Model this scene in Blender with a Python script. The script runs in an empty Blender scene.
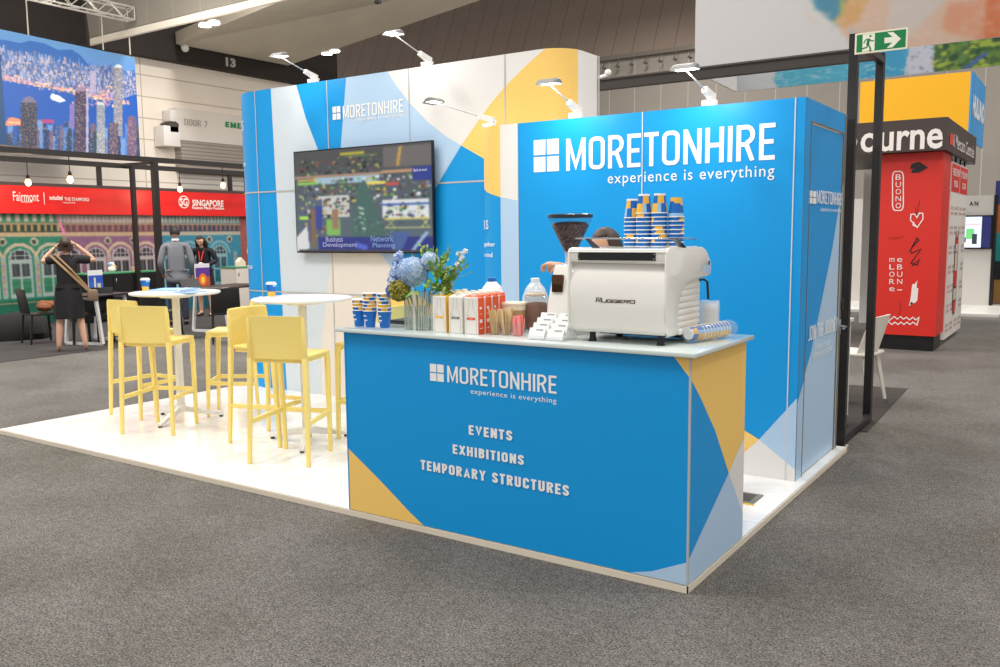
import bpy, bmesh, math, random
import numpy as np
from mathutils import Vector, Matrix, Euler
from mathutils.geometry import tessellate_polygon
PI = math.pi
sc = bpy.context.scene
COL = sc.collection

# ------------------------------------------------------------------ camera
CF, CP, CR, CY = 877.6594, .1138, -.0101, -.5951
CAM = np.array([1.4211, -3.5627, 1.6])
_F = np.array([math.sin(CY)*math.cos(CP), math.cos(CY)*math.cos(CP), -math.sin(CP)])
_R = np.array([math.cos(CY), -math.sin(CY), 0.]); _U = np.cross(_R, _F)
_R2 = _R*math.cos(CR)+_U*math.sin(CR); _U2 = -_R*math.sin(CR)+_U*math.cos(CR)
cd = bpy.data.cameras.new('camera'); cam = bpy.data.objects.new('camera', cd); COL.objects.link(cam)
cd.sensor_fit = 'HORIZONTAL'; cd.sensor_width = 36; cd.lens = CF*36/1000; cd.clip_end = 300
cam.matrix_world = Matrix(((_R2[0], _U2[0], -_F[0], CAM[0]), (_R2[1], _U2[1], -_F[1], CAM[1]), (_R2[2], _U2[2], -_F[2], CAM[2]), (0, 0, 0, 1)))
sc.camera = cam

# ------------------------------------------------------------------ light and exposure
w = bpy.data.worlds.new('hall_light'); sc.world = w; w.use_nodes = True
w.node_tree.nodes['Background'].inputs[0].default_value = (1.0, .98, .96, 1)
w.node_tree.nodes['Background'].inputs[1].default_value = .78
sc.view_settings.view_transform = 'Standard'; sc.view_settings.look = 'None'
sc.view_settings.gamma = 1; sc.view_settings.exposure = 0.0; sc.view_settings.use_curve_mapping = False

def area_light(name, loc, size, power, rot=(0, 0, 0), col=(1, .965, .93), parent=None, sy=None, spread=None):
    l = bpy.data.lights.new(name, 'AREA'); l.size = size; l.energy = power; l.color = col
    if sy: l.shape = 'RECTANGLE'; l.size_y = sy
    else: l.shape = 'DISK'
    if spread: l.spread = spread
    o = bpy.data.objects.new(name, l); COL.objects.link(o); o.location = loc; o.rotation_euler = rot
    if parent: o.parent = parent
    return o
# the hall's own high-bay lamps, hung above the aisles
for (x, y) in ((1.5, -5), (-5, -3), (5, 3), (-4, 6.5), (-10, 4), (-9, -4), (3, 12), (-5, 14), (-15, 12), (-16, 2), (2, 22), (-12, 24)):
    area_light('high_bay_light', (x, y, 10.5), 1.4, 310 if x > -8 and y < 10 else 560)

for (x, y, z, p) in ((-11, 5, 5.5, 260), (-9, 14, 5.5, 300), (-4, 20, 6, 300), (-16, 9, 5.5, 200)):  # added fill lights without fixtures, to brighten the soffit and far hall
    l = bpy.data.lights.new('added_fill_light', 'POINT'); l.energy = p; l.color = (1, .965, .93); l.shadow_soft_size = .5
    o = bpy.data.objects.new('added_fill_light', l); COL.objects.link(o); o.location = (x, y, z)

# ------------------------------------------------------------------ helpers
def S(r, g, b):
    f = lambda c: (c/255/12.92) if c/255 <= .04045 else ((c/255+.055)/1.055)**2.4
    return (f(r), f(g), f(b))
def ray(x, y): return _F+_R2*(x-500)/CF-_U2*(y-333.5)/CF
def on(ax, v, x, y):
    i = 'xyz'.index(ax); d = ray(x, y); return Vector(CAM+d*(v-CAM[i])/d[i])

_mc = {}
def M(name, rgb=None, rough=.5, metal=0, emit=0, alpha=1, trans=0, coat=0, spec=.5, noise=0, nscale=40, ecol=None, ior=1.45):
    if name in _mc: return _mc[name]
    m = bpy.data.materials.new(name); m.use_nodes = True; nt = m.node_tree; b = nt.nodes['Principled BSDF']
    c = S(*rgb)
    b.inputs['Base Color'].default_value = (*c, 1); b.inputs['Roughness'].default_value = rough
    b.inputs['Metallic'].default_value = metal; b.inputs['Alpha'].default_value = alpha
    b.inputs['Transmission Weight'].default_value = trans; b.inputs['Coat Weight'].default_value = coat
    b.inputs['Specular IOR Level'].default_value = spec; b.inputs['IOR'].default_value = ior
    if emit:
        b.inputs['Emission Color'].default_value = (*(S(*ecol) if ecol else c), 1); b.inputs['Emission Strength'].default_value = emit
    if noise:
        n = nt.nodes.new('ShaderNodeTexNoise'); n.inputs['Scale'].default_value = nscale; n.inputs['Detail'].default_value = 4
        tc = nt.nodes.new('ShaderNodeTexCoord'); nt.links.new(tc.outputs['Object'], n.inputs['Vector'])
        mx = nt.nodes.new('ShaderNodeMix'); mx.data_type = 'RGBA'
        mx.inputs[6].default_value = (*[v*(1-noise) for v in c], 1); mx.inputs[7].default_value = (*[min(1, v*(1+noise)) for v in c], 1)
        nt.links.new(n.outputs[0], mx.inputs[0]); nt.links.new(mx.outputs[2], b.inputs['Base Color'])
    _mc[name] = m; return m
def attr_mat(name, rough=.5, emit=0, spec=.5):
    if name in _mc: return _mc[name]
    m = bpy.data.materials.new(name); m.use_nodes = True; nt = m.node_tree; b = nt.nodes['Principled BSDF']
    a = nt.nodes.new('ShaderNodeAttribute'); a.attribute_name = 'print'
    nt.links.new(a.outputs['Color'], b.inputs['Base Color']); b.inputs['Roughness'].default_value = rough
    b.inputs['Specular IOR Level'].default_value = spec
    if emit:
        nt.links.new(a.outputs['Color'], b.inputs['Emission Color']); b.inputs['Emission Strength'].default_value = emit
    _mc[name] = m; return m

class MB:
    """collects shapes; build() links them as one mesh object"""
    def __init__(s): s.v = []; s.f = []; s.m = []; s.cur = 0
    def add(s, vs, fs, mi=None):
        o = len(s.v); s.v += [tuple(p) for p in vs]
        for f in fs: s.f.append(tuple(i+o for i in f)); s.m.append(s.cur if mi is None else mi)
        return s
    def box(s, a, b, mi=None, rz=0, c=None):
        x0, y0, z0 = [min(a[i], b[i]) for i in range(3)]; x1, y1, z1 = [max(a[i], b[i]) for i in range(3)]
        vs = [(x0, y0, z0), (x1, y0, z0), (x1, y1, z0), (x0, y1, z0), (x0, y0, z1), (x1, y0, z1), (x1, y1, z1), (x0, y1, z1)]
        if rz:
            cx, cy = c or ((x0+x1)/2, (y0+y1)/2); C_, S_ = math.cos(rz), math.sin(rz)
            vs = [(cx+(x-cx)*C_-(y-cy)*S_, cy+(x-cx)*S_+(y-cy)*C_, z) for x, y, z in vs]
        return s.add(vs, [(0, 3, 2, 1), (4, 5, 6, 7), (0, 1, 5, 4), (1, 2, 6, 5), (2, 3, 7, 6), (3, 0, 4, 7)], mi)
    def rbox(s, a, b, r=.01, mi=None, seg=2, rz=0, c=None):
        t = MB().box(a, b, rz=rz, c=c); bm = bmesh.new(); vs = [bm.verts.new(p) for p in t.v]
        for f in t.f: bm.faces.new([vs[i] for i in f])
        bmesh.ops.bevel(bm, geom=list(bm.edges), offset=r, segments=seg, profile=.5, affect='EDGES')
        bm.verts.index_update(); s.add([v.co[:] for v in bm.verts], [[v.index for v in f.verts] for f in bm.faces], mi); bm.free(); return s
    def bar(s, p, q, wd, ht, mi=None, w2=None, h2=None, up=(0, 0, 1)):
        p, q = Vector(p), Vector(q); d = (q-p).normalized(); up = Vector(up)
        if abs(d.dot(up)) > .98: up = Vector((0, 1, 0))
        r = d.cross(up).normalized(); u = r.cross(d)
        w2 = w2 or wd; h2 = h2 or ht; vs = []
        for P, W, H in ((p, wd, ht), (q, w2, h2)):
            for a, b in ((-1, -1), (1, -1), (1, 1), (-1, 1)): vs.append(P+r*a*W/2+u*b*H/2)
        return s.add(vs, [(0, 1, 2, 3), (7, 6, 5, 4), (0, 4, 5, 1), (1, 5, 6, 2), (2, 6, 7, 3), (3, 7, 4, 0)], mi)
    def tube(s, pts, r, n=10, mi=None, cap=True):
        pts = [Vector(p) for p in pts]; k = len(pts); rs = r if isinstance(r, (list, tuple)) else [r]*k
        vs = []; fs = []; prev = None
        for i, p in enumerate(pts):
            d = (pts[min(i+1, k-1)]-pts[max(i-1, 0)]).normalized()
            if prev is None:
                a = Vector((0, 0, 1)) if abs(d.z) < .9 else Vector((1, 0, 0)); u = d.cross(a).normalized()
            else:
                u = (prev-d*prev.dot(d)).normalized()
            prev = u; v = d.cross(u)
            for j in range(n):
                t = 2*PI*j/n; vs.append(p+(u*math.cos(t)+v*math.sin(t))*rs[i])
        for i in range(k-1):
            for j in range(n): a = i*n+j; b = i*n+(j+1) % n; fs.append((a, b, b+n, a+n))
        if cap: fs.append(tuple(range(n-1, -1, -1))); fs.append(tuple((k-1)*n+j for j in range(n)))
        return s.add(vs, fs, mi)
    def lathe(s, prof, c=(0, 0, 0), n=24, mi=None, cap=True, sx=1, sy=1, mis=None):
        vs = []; k = len(prof)
        for r, z in prof:
            for j in range(n): t = 2*PI*j/n; vs.append((c[0]+r*math.cos(t)*sx, c[1]+r*math.sin(t)*sy, c[2]+z))
        for i in range(k-1):
            fs = []
            for j in range(n): a = i*n+j; b = i*n+(j+1) % n; fs.append((a, b, b+n, a+n))
            o = len(s.v) if i == 0 else o
            if i == 0: s.v += vs
            for f in fs: s.f.append(tuple(q+o for q in f)); s.m.append((mis[i] if mis else (s.cur if mi is None else mi)))
        if cap:
            s.f.append(tuple(o+j for j in range(n-1, -1, -1))); s.m.append(mis[0] if mis else (s.cur if mi is None else mi))
            s.f.append(tuple(o+(k-1)*n+j for j in range(n))); s.m.append(mis[-1] if mis else (s.cur if mi is None else mi))
        return s
    def ball(s, c, r, n=12, mi=None, sc_=(1, 1, 1), rot=None):
        vs = []; fs = []; k = max(4, n//2)
        for i in range(k+1):
            t = PI*i/k
            for j in range(n):
                a = 2*PI*j/n; p = Vector((math.sin(t)*math.cos(a)*sc_[0], math.sin(t)*math.sin(a)*sc_[1], math.cos(t)*sc_[2]))*r
                if rot: p = rot @ p
                vs.append(p+Vector(c))
        for i in range(k):
            for j in range(n): a = i*n+j; b = i*n+(j+1) % n; fs.append((a, a+n, b+n, b))
        return s.add(vs, fs, mi)
    def poly(s, pts, mi=None):
        tri = tessellate_polygon([[Vector(p) for p in pts]]); return s.add(pts, tri, mi)
    def prism(s, pts, vec, mi=None):
        n = len(pts); vec = Vector(vec); a = [Vector(p) for p in pts]; b = [p+vec for p in a]
        tri = tessellate_polygon([a])
        nrm = (a[tri[0][1]]-a[tri[0][0]]).cross(a[tri[0][2]]-a[tri[0][0]])
        if nrm.dot(vec) > 0: t1 = [t[::-1] for t in tri]; t2 = [tuple(i+n for i in t) for t in tri]
        else: t1 = list(tri); t2 = [tuple(i+n for i in t[::-1]) for t in tri]
        return s.add(a+b, t1+t2+[(i, (i+1) % n, (i+1) % n+n, i+n) for i in range(n)], mi)
    def build(s, name, mats, parent=None, world=False, smooth=35, recalc=True, bevel=0):
        me = bpy.data.meshes.new(name); bm = bmesh.new(); vs = [bm.verts.new(p) for p in s.v]
        for f, mi in zip(s.f, s.m):
            if len(set(f)) < 3: continue
            try: fc = bm.faces.new([vs[i] for i in f]); fc.material_index = mi
            except ValueError: pass
        bmesh.ops.remove_doubles(bm, verts=bm.verts, dist=1e-6)
        if bevel: bmesh.ops.bevel(bm, geom=[e for e in bm.edges if len(e.link_faces) == 2 and e.calc_face_angle(0) > .5], offset=bevel, segments=2, profile=.5, affect='EDGES')
        if recalc: bmesh.ops.recalc_face_normals(bm, faces=bm.faces)
        if smooth:
            for f in bm.faces: f.smooth = True
            for e in bm.edges:
                if len(e.link_faces) != 2 or e.calc_face_angle(0) > math.radians(smooth): e.smooth = False
        bm.to_mesh(me); bm.free()
        for m in (mats if isinstance(mats, (list, tuple)) else [mats]): me.materials.append(m)
        o = bpy.data.objects.new(name, me); COL.objects.link(o)
        if parent:
            o.parent = parent
            if world: o.matrix_parent_inverse = pm(parent).inverted()
        return o
def pm(o):
    m = Matrix.LocRotScale(o.location, o.rotation_euler, o.scale)
    return (pm(o.parent) @ o.matrix_parent_inverse @ m) if o.parent else m
def tag(o, label=None, cat=None, group=None, kind=None):
    if label: o['label'] = label
    if cat: o['category'] = cat
    if group: o['group'] = group
    if kind: o['kind'] = kind
    return o
def thing(name, label, cat, loc=(0, 0, 0), rz=0, group=None):
    o = bpy.data.objects.new(name, None); COL.objects.link(o); o.location = loc; o.rotation_euler = (0, 0, rz); o.empty_display_size = .1
    return tag(o, label, cat, group)
def kids(o): return [c for c in bpy.data.objects if c.parent == o]
def copy_tree(o, parent=None):
    ks = kids(o); c = o.copy(); COL.objects.link(c)
    if parent: c.parent = parent
    for k in ks: copy_tree(k, c)
    return c
def dup(o, loc, rz=None, label=None, group=None):
    c = copy_tree(o); c.location = loc
    if rz is not None: c.rotation_euler = (0, 0, rz)
    return tag(c, label, None, group)
def struct(name, mb, mats, **k): return tag(mb.build(name, mats, **k), kind='structure')

# ---- lettering
_tc = {}
def text_shape(txt, bold=0., space=1., bevel=0):
    key = (txt, bold, space)
    if key in _tc: return _tc[key]
    cu = bpy.data.curves.new('t', 'FONT'); cu.body = txt; cu.size = 1; cu.offset = bold; cu.space_character = space; cu.resolution_u = 3
    o = bpy.data.objects.new('t', cu); COL.objects.link(o)
    dg = bpy.context.evaluated_depsgraph_get(); me = bpy.data.meshes.new_from_object(o.evaluated_get(dg))
    vs = [(v.co.x, v.co.y) for v in me.vertices]; fs = [tuple(p.vertices) for p in me.polygons]
    bpy.data.objects.remove(o); bpy.data.curves.remove(cu); bpy.data.meshes.remove(me)
    x0 = min(v[0] for v in vs); x1 = max(v[0] for v in vs); y0 = min(v[1] for v in vs); y1 = max(v[1] for v in vs)
    r = ([((x-x0)/(x1-x0), (y-y0)/(y1-y0)) for x, y in vs], fs); _tc[key] = r; return r
def strip(pts, t):
    """a pen stroke of width t along 2-D points, with mitred joints"""
    P = [Vector(p) for p in pts]; P = [p for i, p in enumerate(P) if i == 0 or (p-P[i-1]).length > 1e-5]; n = len(P); closed = (P[0]-P[-1]).length < 1e-6
    if closed: P = P[:-1]; n -= 1
    L = []; R_ = []
    for i in range(n):
        a = P[i-1] if (i > 0 or closed) else None; b = P[(i+1) % n] if (i < n-1 or closed) else None
        d1 = (P[i]-a).normalized() if a is not None else None; d2 = (b-P[i]).normalized() if b is not None else None
        if d1 is None: nn = Vector((-d2.y, d2.x)); k = 1
        elif d2 is None: nn = Vector((-d1.y, d1.x)); k = 1
        else:
            s_ = d1+d2
            if s_.length < 1e-4: s_ = d1
            s_.normalize(); nn = Vector((-s_.y, s_.x)); k = min(2.2, 1/max(.2, nn.dot(Vector((-d1.y, d1.x)))))
        L.append(P[i]+nn*t/2*k); R_.append(P[i]-nn*t/2*k)
    vs = [tuple(p) for p in L+R_]; m = n if closed else n-1
    return vs, [(i, (i+1) % n, n+(i+1) % n, n+i) for i in range(m)]
def arc(cx, cy, rx, ry, a0, a1, n=8): return [(cx+rx*math.cos(math.radians(a0+(a1-a0)*i/n)), cy+ry*math.sin(math.radians(a0+(a1-a0)*i/n))) for i in range(n+1)]
def glyph(ch, t):
    h = t/2; W = .5; a = W-h; T_ = 1-h; m = .5
    rr = .14
    def rect_o(w_): return arc(w_-h-rr, T_-rr, rr, rr, 90, 0, 4)+arc(w_-h-rr, h+rr, rr, rr, 0, -90, 4)+arc(h+rr, h+rr, rr, rr, 270, 180, 4)+arc(h+rr, T_-rr, rr, rr, 180, 90, 4)+[(w_-h-rr, T_)]
    G = {
     'E': (.42, [[(h, 0), (h, 1)], [(h, h), (.42, h)], [(h, m), (.38, m)], [(h, T_), (.42, T_)]]),
     'M': (.66, [[(h, 0), (h, 1)], [(.66-h, 0), (.66-h, 1)], [(h+.01, 1-t*.2), (.33, .14), (.65-h, 1-t*.2)]]),
     'N': (.52, [[(h, 0), (h, 1)], [(.52-h, 0), (.52-h, 1)], [(h, 1-t*.3), (.52-h, t*.3)]]),
     'T': (.44, [[(.22, 0), (.22, 1)], [(0, T_), (.44, T_)]]),
     'H': (.52, [[(h, 0), (h, 1)], [(.52-h, 0), (.52-h, 1)], [(h, m), (.52-h, m)]]),
     'I': (t, [[(h, 0), (h, 1)]]),
     'O': (.52, [rect_o(.52)]),
     'U': (.5, [[(h, 1), (h, h+rr)]+arc(h+rr, h+rr, rr, rr, 180, 270, 4)+arc(a-rr, h+rr, rr, rr, 270, 360, 4)+[(a, 1)]]),
     'R': (.5, [[(h, 0), (h, 1)], [(h, T_), (.28, T_)]+arc(.28, .73, .5-h-.28, T_-.73, 80, -80, 6)+[(.28, .46), (h, .46)], [(.27, .46), (.5-h, 0)]]),
     'P': (.48, [[(h, 0), (h, 1)], [(h, T_), (.27, T_)]+arc(.27, .7, .48-h-.27, T_-.7, 80, -80, 6)+[(.27, .4), (h, .4)]]),
     'B': (.5, [[(h, 0), (h, 1)], [(h, T_), (.27, T_)]+arc(.27, .76, .19-h+.03, T_-.76, 80, -80, 5)+[(.27, .52), (h, .52)], [(.25, .52), (.28, .52)]+arc(.28, .52/2+h/2, .5-h-.28, .26-h/2, 80, -80, 5)+[(.28, h), (h, h)]]),
     'A': (.56, [[(h*.9, 0), (.28, 1-h*.6), (.56-h*.9, 0)], [(.12, .28), (.44, .28)]]),
     'Y': (.54, [[(h*.8, 1), (.27, .45), (.54-h*.8, 1)], [(.27, .48), (.27, 0)]]),
     'V': (.54, [[(h*.8, 1), (.27, h*.8), (.54-h*.8, 1)]]),
     'X': (.54, [[(h*.8, 0), (.54-h*.8, 1)], [(h*.8, 1), (.54-h*.8, 0)]]),
     'C': (.5, [[(a, .66), (a, T_-rr)]+arc(a-rr, T_-rr, rr, rr, 0, 90, 4)+arc(h+rr, T_-rr, rr, rr, 90, 180, 4)+arc(h+rr, h+rr, rr, rr, 180, 270, 4)+arc(a-rr, h+rr, rr, rr, 270, 360, 4)+[(a, .34)]]),
     'S': (.48, [[(.48-h, .7)]+arc(.24, .75, .24-h, .25-h, 0, 180, 7)+[(h, .68), (h+.03, .6), (.24, .5), (.45-h, .4), (.48-h, .32)]+arc(.24, .25, .24-h, .25-h, 0, -180, 7)+[(h, .3)]]),
     'D': (.5, [[(h, 0), (h, 1)], [(h, T_), (a-rr, T_)]+arc(a-rr, T_-rr, rr, rr, 90, 0, 4)+arc(a-rr, h+rr, rr, rr, 0, -90, 4)+[(h, h)]]),
     'G': (.5, [[(a, .68), (a, T_-rr)]+arc(a-rr, T_-rr, rr, rr, 0, 90, 4)+arc(h+rr, T_-rr, rr, rr, 90, 180, 4)+arc(h+rr, h+rr, rr, rr, 180, 270, 4)+arc(a-rr, h+rr, rr, rr, 270, 360, 4)+[(a, .48), (.26, .48)]]),
     '7': (.46, [[(0, T_), (.46-h, T_), (.16, 0)]]),
     'J': (.4, [[(.4-h, 1), (.4-h, h+rr)]+arc(.4-h-rr+.02, h+rr, rr-.02, rr, 0, -90, 4)+[(0, h)]]),
     ' ': (.26, [])}
    return G[ch]
def stroke_shape(txt, t=.15, gap=.11):
    vs = []; fs = []; x = 0; lay = 0
    for ch in txt:
        wd, pl = glyph(ch, t)
        for p in pl:
            a, b = strip(p, t); o = len(vs); lay = (lay+1) % 5; vs += [(x+q[0], min(1, max(0, q[1])), lay) for q in a]; fs += [tuple(i+o for i in f) for f in b]
        x += wd+gap
    W = x-gap
    return [(q[0]/W, q[1], q[2]) for q in vs], fs
def place(mb, shape, o, r, u, mi=0):
    """lay a unit shape on the parallelogram o + a*r + b*u"""
    o, r, u = Vector(o), Vector(r), Vector(u); n = r.cross(u).normalized()*.00025; mb.add([o+r*p[0]+u*p[1]+(n*p[2] if len(p) > 2 else Vector()) for p in shape[0]], shape[1], mi); return mb
def plane_box(ax, v, tl, br, off):
    """surface rectangle of the plane ax=v between two photo points (top left, bottom right)"""
    a = on(ax, v, *tl); b = on(ax, v, *br)
    if ax == 'y': return Vector((a.x, v+off, b.z)), Vector((b.x-a.x, 0, 0)), Vector((0, 0, a.z-b.z))
    return Vector((v+off, a.y, b.z)), Vector((0, b.y-a.y, 0)), Vector((0, 0, a.z-b.z))
def words(mb, txt, ax, v, tl, br, off, mi=0, bold=0., space=1.): return place(mb, text_shape(txt, bold, space), *plane_box(ax, v, tl, br, off), mi)
def caps(mb, txt, ax, v, tl, br, off, mi=0, t=.15, gap=.11): return place(mb, stroke_shape(txt, t, gap), *plane_box(ax, v, tl, br, off), mi)
def four_squares(mb, ax, v, tl, br, off, mi=0):
    o, r, u = plane_box(ax, v, tl, br, off)
    for i in (0, 1):
        for j in (0, 1):
            a0, b0 = i*.53, j*.53; place(mb, ([(a0, b0), (a0+.47, b0), (a0+.47, b0+.47), (a0, b0+.47)], [(0, 1, 2, 3)]), o, r, u, mi)
# ---- pictures printed as coloured cells
def picture(name, img, fn, mat, parent=None, kind=None):
    ny, nx, _ = img.shape
    gx, gy = np.meshgrid(np.linspace(0, 1, nx+1), np.linspace(1, 0, ny+1))
    vs = [fn(a, b) for a, b in zip(gx.ravel(), gy.ravel())]
    i = np.arange(ny)[:, None]*(nx+1)+np.arange(nx)[None, :]
    fs = np.stack([i+nx+1, i+nx+2, i+1, i], -1).reshape(-1, 4)
    me = bpy.data.meshes.new(name); me.from_pydata(vs, [], fs.tolist())
    at = me.color_attributes.new('print', 'FLOAT_COLOR', 'CORNER')
    c = img.reshape(-1, 3)/255.; lin = np.where(c <= .04045, c/12.92, ((c+.055)/1.055)**2.4)
    col = np.ones((len(lin), 4, 4)); col[:, :, :3] = lin[:, None, :]; at.data.foreach_set('color', col.ravel().astype(np.float32))
    me.materials.append(mat); o = bpy.data.objects.new(name, me); COL.objects.link(o)
    if parent: o.parent = parent; o.matrix_parent_inverse = pm(parent).inverted()
    return o
def fillp(img, pts, col, W, H):
    """fill polygon pts (in W x H units, y down) into img"""
    ny, nx, _ = img.shape; X, Y = np.meshgrid((np.arange(nx)+.5)/nx*W, (np.arange(ny)+.5)/ny*H); ins = np.zeros(X.shape, bool)
    n = len(pts)
    for k in range(n):
        x1, y1 = pts[k]; x2, y2 = pts[(k+1) % n]
        c = ((y1 > Y) != (y2 > Y)) & (X < (x2-x1)*(Y-y1)/((y2-y1) if abs(y2-y1) > 1e-9 else 1e-9)+x1); ins ^= c
    img[ins] = col; return ins
def rect(img, x0, y0, x1, y1, col, W, H): return fillp(img, [(x0, y0), (x1, y0), (x1, y1), (x0, y1)], col, W, H)
def ell(img, cx, cy, rx, ry, col, W, H, top=False):
    ny, nx, _ = img.shape; X, Y = np.meshgrid((np.arange(nx)+.5)/nx*W, (np.arange(ny)+.5)/ny*H)
    m = ((X-cx)/rx)**2+((Y-cy)/ry)**2 < 1
    if top: m &= Y < cy
    img[m] = col; return m
def blur(im, n=1):
    for _ in range(n):
        p = np.pad(im, ((1, 1), (1, 1), (0, 0)), 'edge'); im = (p[:-2, 1:-1]+p[2:, 1:-1]+p[1:-1, :-2]+p[1:-1, 2:]+2*p[1:-1, 1:-1])/6
    return im
# ---- people
def skin(vs, es, rs, sub=2, root=0):
    me = bpy.data.meshes.new('s'); me.from_pydata(vs, es, []); o = bpy.data.objects.new('s', me); COL.objects.link(o)
    md = o.modifiers.new('k', 'SKIN'); 
    sv = me.skin_vertices[0].data if me.skin_vertices else None
    if sv is None:
        bm = bmesh.new(); bm.from_mesh(me); bm.verts.layers.skin.verify(); bm.to_mesh(me); bm.free(); sv = me.skin_vertices[0].data
    for i, r in enumerate(rs):
        sv[i].radius = (r, r) if not isinstance(r, tuple) else r; sv[i].use_root = (i == root)
    md.use_smooth_shade = True
    s2 = o.modifiers.new('u', 'SUBSURF'); s2.levels = sub; s2.render_levels = sub
    dg = bpy.context.evaluated_depsgraph_get(); r = bpy.data.meshes.new_from_object(o.evaluated_get(dg))
    out = ([v.co[:] for v in r.vertices], [tuple(p.vertices) for p in r.polygons])
    bpy.data.objects.remove(o); bpy.data.meshes.remove(me); bpy.data.meshes.remove(r); return out
def chain(mb, pts, rs, mi=0, sub=2): 
    a, b = skin([tuple(p) for p in pts], [(i, i+1) for i in range(len(pts)-1)], rs, sub); mb.add(a, b, mi)
def tree(mb, J, E, mi=0, sub=2, root=None):
    k = list(J); vs = [J[n][0] for n in k]; rs = [J[n][1] for n in k]; es = [(k.index(a), k.index(b)) for a, b in E]
    a, b = skin(vs, es, rs, sub, k.index(root) if root else 0); mb.add(a, b, mi)
def hand(mb, wrist, fwd, nrm, side=1, s=1., curl=.5, mi=0):
    """palm with five bent fingers; fwd points to the fingertips, nrm is the palm side, side=+1 puts the thumb on +lat"""
    W = Vector(wrist); f = Vector(fwd).normalized(); n = Vector(nrm); n = (n-f*n.dot(f)).normalized(); l = f.cross(n)*side
    chain(mb, [W-f*.02*s, W+f*.03*s, W+f*.075*s], [(.026*s, .02*s), (.034*s, .018*s), (.036*s, .015*s)], mi, 1)
    mb.ball(W+f*.055*s, .04*s, 12, mi, (1, 1, .45), Matrix((f, l, n)).transposed())
    for k, (o, L) in enumerate(((.030, .068), (.010, .078), (-.010, .072), (-.029, .056))):
        b = W+f*.082*s+l*o*s; a = 0; pts = [b-f*.02*s, b]; 
        for j, q in enumerate((.45, .32, .23)):
            a += curl*(.7+.5*j)*(1+.1*k); b = b+(f*math.cos(a)+n*math.sin(a))*L*q*s; pts.append(b)
        chain(mb, pts, [.0085*s, .0088*s, .0082*s, .0075*s, .006*s], mi, 1)
    b = W+f*.02*s+l*.026*s
    chain(mb, [b, b+(f*.5+l*.7+n*.2).normalized()*.035*s, b+(f*.9+l*.6+n*.5).normalized()*.062*s, b+(f*1+l*.35+n*.8).normalized()*.085*s], [.013*s, .011*s, .0095*s, .007*s], mi, 1)
def head(mb, c, fwd, up=(0, 0, 1), s=1., mi=0):
    """head centred on c with brow, nose, lips, chin and ears"""
    f = Vector(fwd).normalized(); u = Vector(up); u = (u-f*u.dot(f)).normalized(); r = f.cross(u); R_ = Matrix((r, f, u)).transposed()
    vs = []; fs = []; n = 28; k = 20
    for i in range(k+1):
        t = PI*i/k
        for j in range(n):
            a = 2*PI*j/n; x = math.sin(t)*math.cos(a); y = math.sin(t)*math.sin(a); z = math.cos(t)
            X, Y, Z = x*.078, y*.095, z*.118
            if z < -.1:
                q = min(1, (-z-.1)/.8); X *= 1-.35*q; Y = Y*(1-.25*q)+.018*q
            if y > .6:
                g = (y-.6)/.4
                Y -= .010*g*math.exp(-((Z-.012)/.016)**2)*min(1, abs(X)/.018 if abs(X) < .018 else 1)
                Y += .026*math.exp(-((X)/.012)**2)*math.exp(-((Z+.022)/.020)**2)+.008*math.exp(-(X/.022)**2)*math.exp(-((Z+.062)/.012)**2)+.008*math.exp(-(X/.02)**2)*math.exp(-((Z+.1)/.018)**2)
            vs.append(Vector(c)+R_ @ (Vector((X, Y, Z))*s))
    for i in range(k):
        for j in range(n): a = i*n+j; b = i*n+(j+1) % n; fs.append((a, a+n, b+n, b))
    mb.add(vs, fs, mi)
    for sg in (-1, 1): mb.ball(Vector(c)+R_ @ (Vector((sg*.08, -.008, -.012))*s), .03*s, 10, mi, (.35, .6, 1.05), R_)
    return R_

# ------------------------------------------------------------------ materials
BLUE, PALE, YEL, WHT, CREAM = (16, 152, 222), (180, 208, 234), (250, 206, 114), (232, 229, 225), (228, 220, 210)
mBlue = M('print_blue', BLUE, .42, spec=.35); mPale = M('print_pale_blue', PALE, .42, spec=.35); mYel = M('print_yellow', YEL, .42, spec=.35)
mWht = M('print_white', WHT, .42, spec=.35); mCream = M('print_cream', CREAM, .42, spec=.35); mLet = M('vinyl_white', (245, 245, 242), .45)
mIceW = M('print_icy_white', (208, 218, 226), .42, spec=.35)
PRINTS = [mBlue, mPale, mYel, mWht, mCream, mLet, mIceW]
mSeam = M('panel_seam', (206, 214, 220), .5); mAlu = M('aluminium', (190, 190, 188), .4, .1); mCore = M('panel_core', (228, 226, 222), .5)
mBlack = M('black_plastic', (22, 22, 24), .4); mWhiteP = M('white_plastic', (240, 238, 234), .3)
mChrome = M('chrome', (200, 200, 205), .15, 1); mRed = M('red_plastic', (200, 30, 25), .4)
mSteelW = M('white_powder_coat', (232, 230, 226), .35)

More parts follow.
